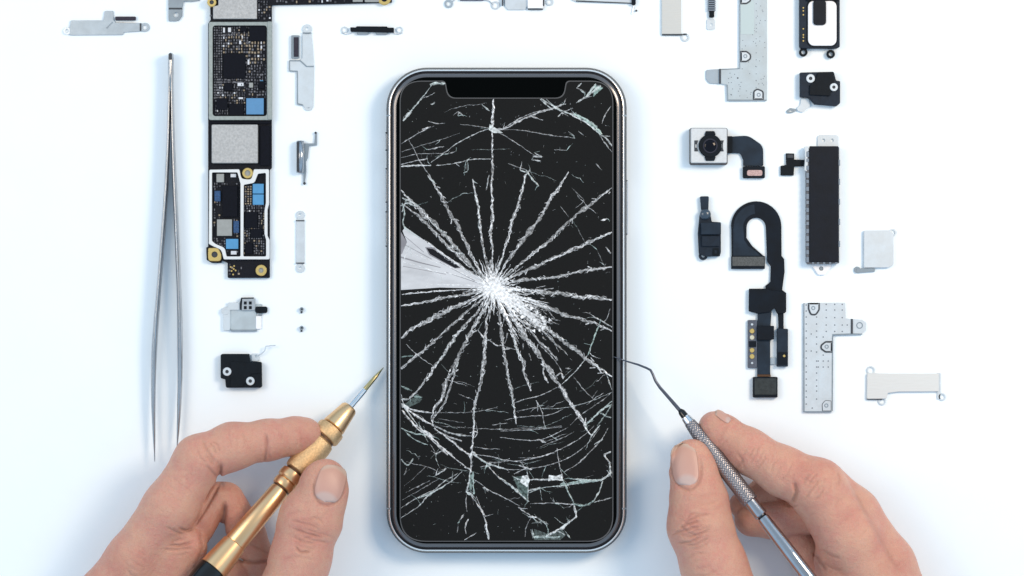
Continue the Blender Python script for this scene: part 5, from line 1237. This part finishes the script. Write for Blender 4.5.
def wrinkles(c, ax, w, rows, sp, seed, depth=.9):
    """short wavy lines across a joint"""
    R = random.Random(seed); ax = Vector(ax).normalized(); sd = Vector((-ax.y, ax.x)); out = []
    for k in range(rows):
        o = (k - (rows - 1) / 2) * sp + R.uniform(-.5, .5); l = w * R.uniform(.55, 1) * (1 - .12 * abs(k - (rows - 1) / 2)); s = R.uniform(-.2, .2) * w
        pts = []
        for i in range(7):
            u = -l / 2 + l * i / 6 + s
            bow = (1 if o > 0 else -1) * (1 - (2 * i / 6 - 1) ** 2) * abs(o) * .25
            p = Vector(c) + sd * u + ax * (o + bow + R.uniform(-.6, .6)); pts.append((p.x, p.y))
        out.append((pts, depth * R.uniform(.4, 1.1), 1.05))
    return out

def build_hands():
    # ---- left hand (holds the screwdriver)
    G = [
     dict(k=9, p=[((109, 592, 52), (133, 560, 56), 28, 26), ((133, 560, 56), (170, 508, 62), 26, 26.5), ((170, 508, 62), (199, 460, 62), 26, 23.5),
                  ((199, 460, 62), (232, 447, 54), 23.5, 22.5), ((232, 446, 54), (268, 440, 45), 22, 19), ((268, 440, 45), (296, 436, 38), 19, 18), ((296, 436, 38), (307, 434, 36), 17.5, 15)]),
     # back of the hand, wrist and ball of the thumb
     dict(k=16, kout=9, p=[((106, 604, 50), (140, 690, 46), 32, 40), ((140, 690, 46), (150, 800, 40), 40, 36), ((150, 620, 44), (190, 720, 44), 36, 40), ((140, 586, 48), (168, 548, 48), 30, 18),
                  ((168, 552, 54), (187, 546, 52), 19, 17), ((184, 548, 50), (170, 640, 46), 18, 34), ((190, 720, 44), (240, 690, 50), 40, 34)]),
     # middle finger curled underneath
     dict(k=7, p=[((150, 590, 38), (198, 520, 36), 24, 20), ((198, 520, 36), (219, 498, 34), 18, 16.5)]),
     dict(k=7, kout=2.0, p=[((226, 500, 30), (247, 533, 24), 18, 17), ((247, 533, 24), (262, 566, 20), 17, 16), ((262, 566, 20), (262, 600, 18), 16, 14)]),
     # ring finger
     dict(k=7, kout=2.0, p=[((170, 620, 26), (236, 578, 20), 20, 17), ((236, 578, 20), (262, 590, 18), 17, 16), ((262, 590, 18), (255, 640, 16), 16, 14)]),
     # thumb
     dict(k=8, kout=3, p=[((322, 482, 73), (322, 490, 72), 18, 20.5, .8), ((327, 478, 72), (324, 496, 71), 18, 20, .8), ((322, 488, 72), (312, 520, 70), 22, 26, .84), ((324, 492, 72), (316, 520, 70), 21, 26, .84), ((304, 512, 68), (304, 524, 68), 22, 25, .85),
                  ((308, 524, 69), (301, 556, 68), 28.5, 29, .9), ((301, 556, 68), (288, 604, 68), 29, 33, .95), ((288, 604, 68), (262, 690, 62), 33, 42), ((262, 690, 62), (220, 730, 56), 42, 40)]),
    ]
    cr = [([(223, 462), (222, 470), (219, 478), (222, 488)], 3.2, 2.2, 30), ([(222, 478), (213, 496), (204, 512), (194, 527)], 2.2, 1.6, 30), ([(194, 528), (188, 529), (182, 526)], 1.6, 1.6, 25),
          ([(266, 432), (268, 440), (267, 452), (264, 462)], 1.5, 1.5), ([(270, 446), (270, 458)], .7, 1.2), ([(205, 438), (212, 452), (218, 462)], 1.0, 1.8), ([(209, 462), (216, 472), (220, 478)], 1.0, 1.4),
          ([(172, 543), (184, 544), (194, 540)], 1.3, 1.4), ([(166, 547), (180, 548), (196, 547)], .7, 1.2), ([(170, 524), (178, 529), (186, 533)], .9, 1.4), ([(199, 560), (204, 546), (200, 530)], 1.0, 1.5),
          ([(224, 503), (224, 514), (222, 528), (216, 544)], 3.4, 2.2, 8), ([(238, 562), (250, 563.5), (268, 562)], 2.6, 1.6, 6), ([(243, 541), (258, 549), (268, 556)], .8, 1.3, 8)]
    cr += wrinkles((312, 531), (.3, -.95), 40, 9, 3.6, 3, 1.35) + wrinkles((310, 534), (-.4, -.9), 26, 5, 5, 8, .6) + wrinkles((140, 560), (.6, -.8), 24, 5, 5, 5, .7)
    cr += wrinkles((236, 440), (1, -.1), 26, 4, 6, 21, .45) + wrinkles((292, 440), (1, -.1), 22, 4, 5, 22, .4) + wrinkles((182, 480), (.6, -.8), 26, 5, 6, 23, .4) + wrinkles((214, 452), (.7, -.5), 24, 5, 4, 24, .8) + wrinkles((186, 545), (.2, 1), 20, 4, 4, 25, .8)
    cr += [([(238, 500), (244, 512), (248, 524)], .5, 1.3, 10), ([(322, 516), (330, 508)], .5, 1.3), ([(290, 512), (300, 508), (312, 510)], .5, 1.2), ([(286, 556), (300, 552), (318, 556)], .6, 1.3)]
    cr += [([(225, 505), (219, 520), (214, 540)], 1.2, 3.0, 8)]
    nc, na = (331.5, 482.5), (.27, -.96)
    cr += [(oval(nc, na, 41, 31, -200, 20), 1.3, 1.5, 45)]
    reds = [(312, 532, 16, .55), (318, 470, 14, .35), (300, 436, 16, .45), (262, 455, 12, .35), (232, 520, 22, .45), (185, 545, 14, .35), (150, 560, 18, .3), (120, 560, 16, .45), (90, 565, 12, .4), (220, 470, 10, .5), (210, 520, 16, .5)]
    ridg = [([(132, 520), (138, 550), (140, 600)], .9, 5), ([(170, 470), (160, 490), (150, 505)], .5, 5)]
    hL, bL = build_hand('bare left hand gripping the brass screwdriver between thumb and forefinger', 210, 560, G, ((66, 408, -2), (372, 640, 110)), cr, ridg, reds, seed=2)
    nail(hL, bL, nc, na, 38, 28.5, 1.1, name='thumbnail')
    # ---- right hand (holds the probe)
    G = [
     dict(k=9, p=[((713.5, 426.5, 40), (722, 433, 42), 14.6, 17), ((722, 433, 42), (748, 451, 50), 18, 21), ((748, 451, 50), (784, 472, 60), 21.5, 23.5), ((784, 472, 60), (817, 488, 66), 23.5, 27),
                  ((817, 488, 66), (850, 540, 64), 28.5, 30), ((850, 540, 64), (884, 600, 58), 30, 33), ((884, 600, 58), (920, 700, 50), 34, 42)]),
     # middle finger knuckle behind
     dict(k=9, kout=5, p=[((826, 482, 44), (852, 515, 46), 20, 26), ((852, 515, 46), (884, 566, 46), 27, 30), ((884, 566, 46), (905, 620, 44), 30, 34), ((905, 620, 44), (930, 720, 42), 36, 40)]),
     dict(k=16, kout=8, p=[((884, 610, 50), (860, 720, 46), 36, 44), ((860, 640, 46), (800, 720, 50), 34, 42), ((836, 560, 54), (846, 600, 50), 22, 30)]),
     # shaded fingers underneath
     dict(k=7, kout=2.5, p=[((752, 519, 24), (775, 519, 26), 17.5, 19), ((775, 519, 26), (815, 512, 34), 19, 20), ((815, 512, 34), (835, 520, 40), 20, 22)]),
     dict(k=7, kout=2.0, p=[((742, 505, 19), (770, 490, 20), 13, 16), ((770, 490, 20), (815, 500, 26), 16, 18)]),
     dict(k=7, kout=2.0, p=[((794, 532, 18), (812, 560, 18), 15, 17), ((812, 560, 18), (838, 610, 22), 17, 20)]),
     # thumb
     dict(k=8, kout=3, p=[((689, 460, 58), (690, 471, 58), 17.2, 19, .82), ((693, 457, 58), (698, 470, 57), 16.5, 18.5, .82), ((690, 471, 58), (697, 500, 62), 18.6, 22.5, .85), ((697, 470, 58), (704, 500, 60), 18, 24, .85),
                  ((697, 500, 62), (700, 526, 64), 27, 31, .88), ((700, 526, 64), (714, 566, 64), 31, 31.5, .92), ((714, 566, 64), (733, 620, 64), 31.5, 36), ((732, 620, 64), (790, 710, 56), 37, 44)]),
    ]
    cr = [([(791, 480), (793, 490), (790, 502)], 2.2, 1.8, 30), ([(795, 503), (790, 506), (784, 504)], 1.0, 1.4), ([(834, 470), (836, 478), (833, 484)], .8, 1.4), ([(820, 478), (808, 480), (798, 476)], .6, 1.5),
          ([(736, 452), (741, 460), (736, 468)], .9, 1.5), ([(744, 470), (740, 458)], .5, 1.4), ([(727, 424), (722, 432), (716, 444)], .5, 1.8), ([(815, 553), (818, 560), (824, 568)], 1.4, 1.6), ([(820, 548), (828, 553), (836, 555)], .9, 1.5), ([(819, 560), (830, 566), (838, 568)], .8, 1.5),
          ([(848, 484), (862, 510), (878, 540), (896, 570)], .9, 3.0), ([(775, 497), (790, 503)], .8, 1.4)]
    cr += wrinkles((692, 528), (-.35, -.94), 44, 9, 3.5, 6, 1.3) + wrinkles((690, 524), (.55, -.85), 26, 5, 5, 9, .6) + wrinkles((700, 560), (-.3, -.95), 28, 4, 6, 12, .8) + wrinkles((812, 484), (.8, .55), 28, 6, 4.2, 4, .8) + wrinkles((752, 456), (.85, .5), 24, 5, 4, 14, .8)
    cr += wrinkles((780, 470), (.85, .5), 26, 4, 6, 31, .5) + wrinkles((845, 515), (.6, .8), 34, 5, 8, 32, .4) + wrinkles((722, 440), (.8, .6), 16, 4, 4, 33, .4) + wrinkles((705, 500), (-.2, -1), 30, 3, 6, 34, .5)
    nc, na = (684.8, 464.5), (-.10, -.99)
    cr += [(oval(nc, na, 46, 30, -200, 20), 1.2, 1.5, 40)]
    reds = [(690, 522, 16, .5), (735, 456, 14, .5), (800, 465, 18, .5), (826, 462, 14, .55), (700, 500, 18, .3), (850, 510, 16, .35), (890, 560, 18, .55), (880, 540, 14, .3), (800, 520, 24, .4), (724, 424, 10, .3), (812, 565, 10, .4)]
    ridg = [([(843, 482), (858, 508), (874, 538), (892, 568)], .9, 3.2)]
    hR, bR = build_hand('bare right hand holding the steel probe like a pen', 800, 560, G, ((656, 398, -2), (985, 640, 108)), cr, ridg, reds, seed=5)
    nail(hR, bR, nc, na, 43, 26.5, 1.1, name='thumbnail')
    nail(hR, bR, (724.0, 417.2), (-.80, -.58), 16, 7, .35, name='index_fingernail')

# ------------------------------------------------------------------ surroundings, light, camera
def build_setting():
    N = 24; sz = 1500; v = []; f = []
    for j in range(N + 1):
        for i in range(N + 1): v.append((512 - sz + 2 * sz * i / N, 288 - sz + 2 * sz * j / N, 0))
    for j in range(N):
        for i in range(N): a = j * (N + 1) + i; f.append((a, a + 1, a + N + 2, a + N + 1))
    o = link('tabletop', v, f, M['table'], None, (512, 288)); o['kind'] = 'structure'; o['label'] = 'smooth white work surface'

def area_lamp(name, loc, target, size, power, col, sy=None):
    l = bpy.data.lights.new(name, 'AREA'); l.shape = 'RECTANGLE'; l.size = size; l.size_y = sy or size; l.energy = power; l.color = col
    o = bpy.data.objects.new(name, l); COL.objects.link(o); o.location = loc
    d = Vector(target) - Vector(loc); o.rotation_euler = d.to_track_quat('-Z', 'Y').to_euler(); return o

def light_and_camera():
    w = bpy.data.worlds.new('World'); sc.world = w; w.use_nodes = True; nt = w.node_tree; L = nt.links
    bg = nt.nodes['Background']; tc = nt.nodes.new('ShaderNodeTexCoord'); sp = nt.nodes.new('ShaderNodeSeparateXYZ')
    L.new(tc.outputs['Generated'], sp.inputs[0])
    cr = nt.nodes.new('ShaderNodeValToRGB'); e = cr.color_ramp
    e.elements[0].position = 0.0; e.elements[0].color = (.10, .11, .13, 1)
    e.elements[1].position = 1.0; e.elements[1].color = WZ
    for p, c in ((.10, (.24, .36, .50)), (.25, (.64, .94, 1.24)), (.55, (.74, 1.05, 1.38)), (.8, (.58, .80, 1.02))):
        q = e.elements.new(p); q.color = (*c, 1)
    # added dimming toward the worker's side, gives metal reflections contrast
    mr = nt.nodes.new('ShaderNodeMapRange'); mr.inputs[1].default_value = -.75; mr.inputs[2].default_value = -.35; mr.inputs[3].default_value = .95; mr.inputs[4].default_value = 1
    L.new(sp.outputs[1], mr.inputs[0]); vm = nt.nodes.new('ShaderNodeVectorMath'); vm.operation = 'SCALE'
    L.new(sp.outputs[2], cr.inputs[0]); L.new(cr.outputs[0], vm.inputs[0]); L.new(mr.outputs[0], vm.inputs[3]); L.new(vm.outputs[0], bg.inputs[0]); bg.inputs[1].default_value = WS
    area_lamp('softbox', (.36, .20, .42), (.02, 0, 0), .17, KEY, (1, .80, .58))
    area_lamp('added_fill_lamp', (-.36, .12, .40), (-.04, 0, 0), .24, FILL, (1, .84, .66))  # added fill: whitens the left table edge and softens hand shadows
    cam = bpy.data.cameras.new('camera'); co = bpy.data.objects.new('camera', cam); COL.objects.link(co)
    co.location = (0, 0, HC * S); co.rotation_euler = (0, 0, 0)
    cam.sensor_width = 36; cam.lens = 36 * HC / 1024; cam.clip_start = .01; cam.clip_end = 20
    sc.camera = co
    sc.view_settings.view_transform = 'Standard'; sc.view_settings.look = 'None'; sc.view_settings.exposure = 0; sc.view_settings.gamma = 1
    sc.render.engine = 'CYCLES'; sc.cycles.use_denoising = True
    try: sc.cycles.denoiser = 'OPENIMAGEDENOISE'
    except Exception: pass
    sc.cycles.max_bounces = 8; sc.cycles.transparent_max_bounces = 24
    sc.render.film_transparent = False

WZ = (.56, .69, .82, 1); WS = .83; KEY = 2.15; FILL = .95
defmats(); extra_mats()
M['probe_steel'] = mat('polished_probe_steel', (.46, .46, .48), 1, .12, .5, var=.08, vscale=300)
M['needle'] = mat('dark_needle_steel', (.11, .12, .15), .8, .3, .5, var=.2)
M['skin'] = skin_mat(); M['nail'] = nail_mat()
build_setting()
PHONE, BEZ = build_phone()
build_cracks(BEZ)
build_board(); build_small(); build_tweezers(); build_screwdriver(); build_probe()
build_hands()
light_and_camera()
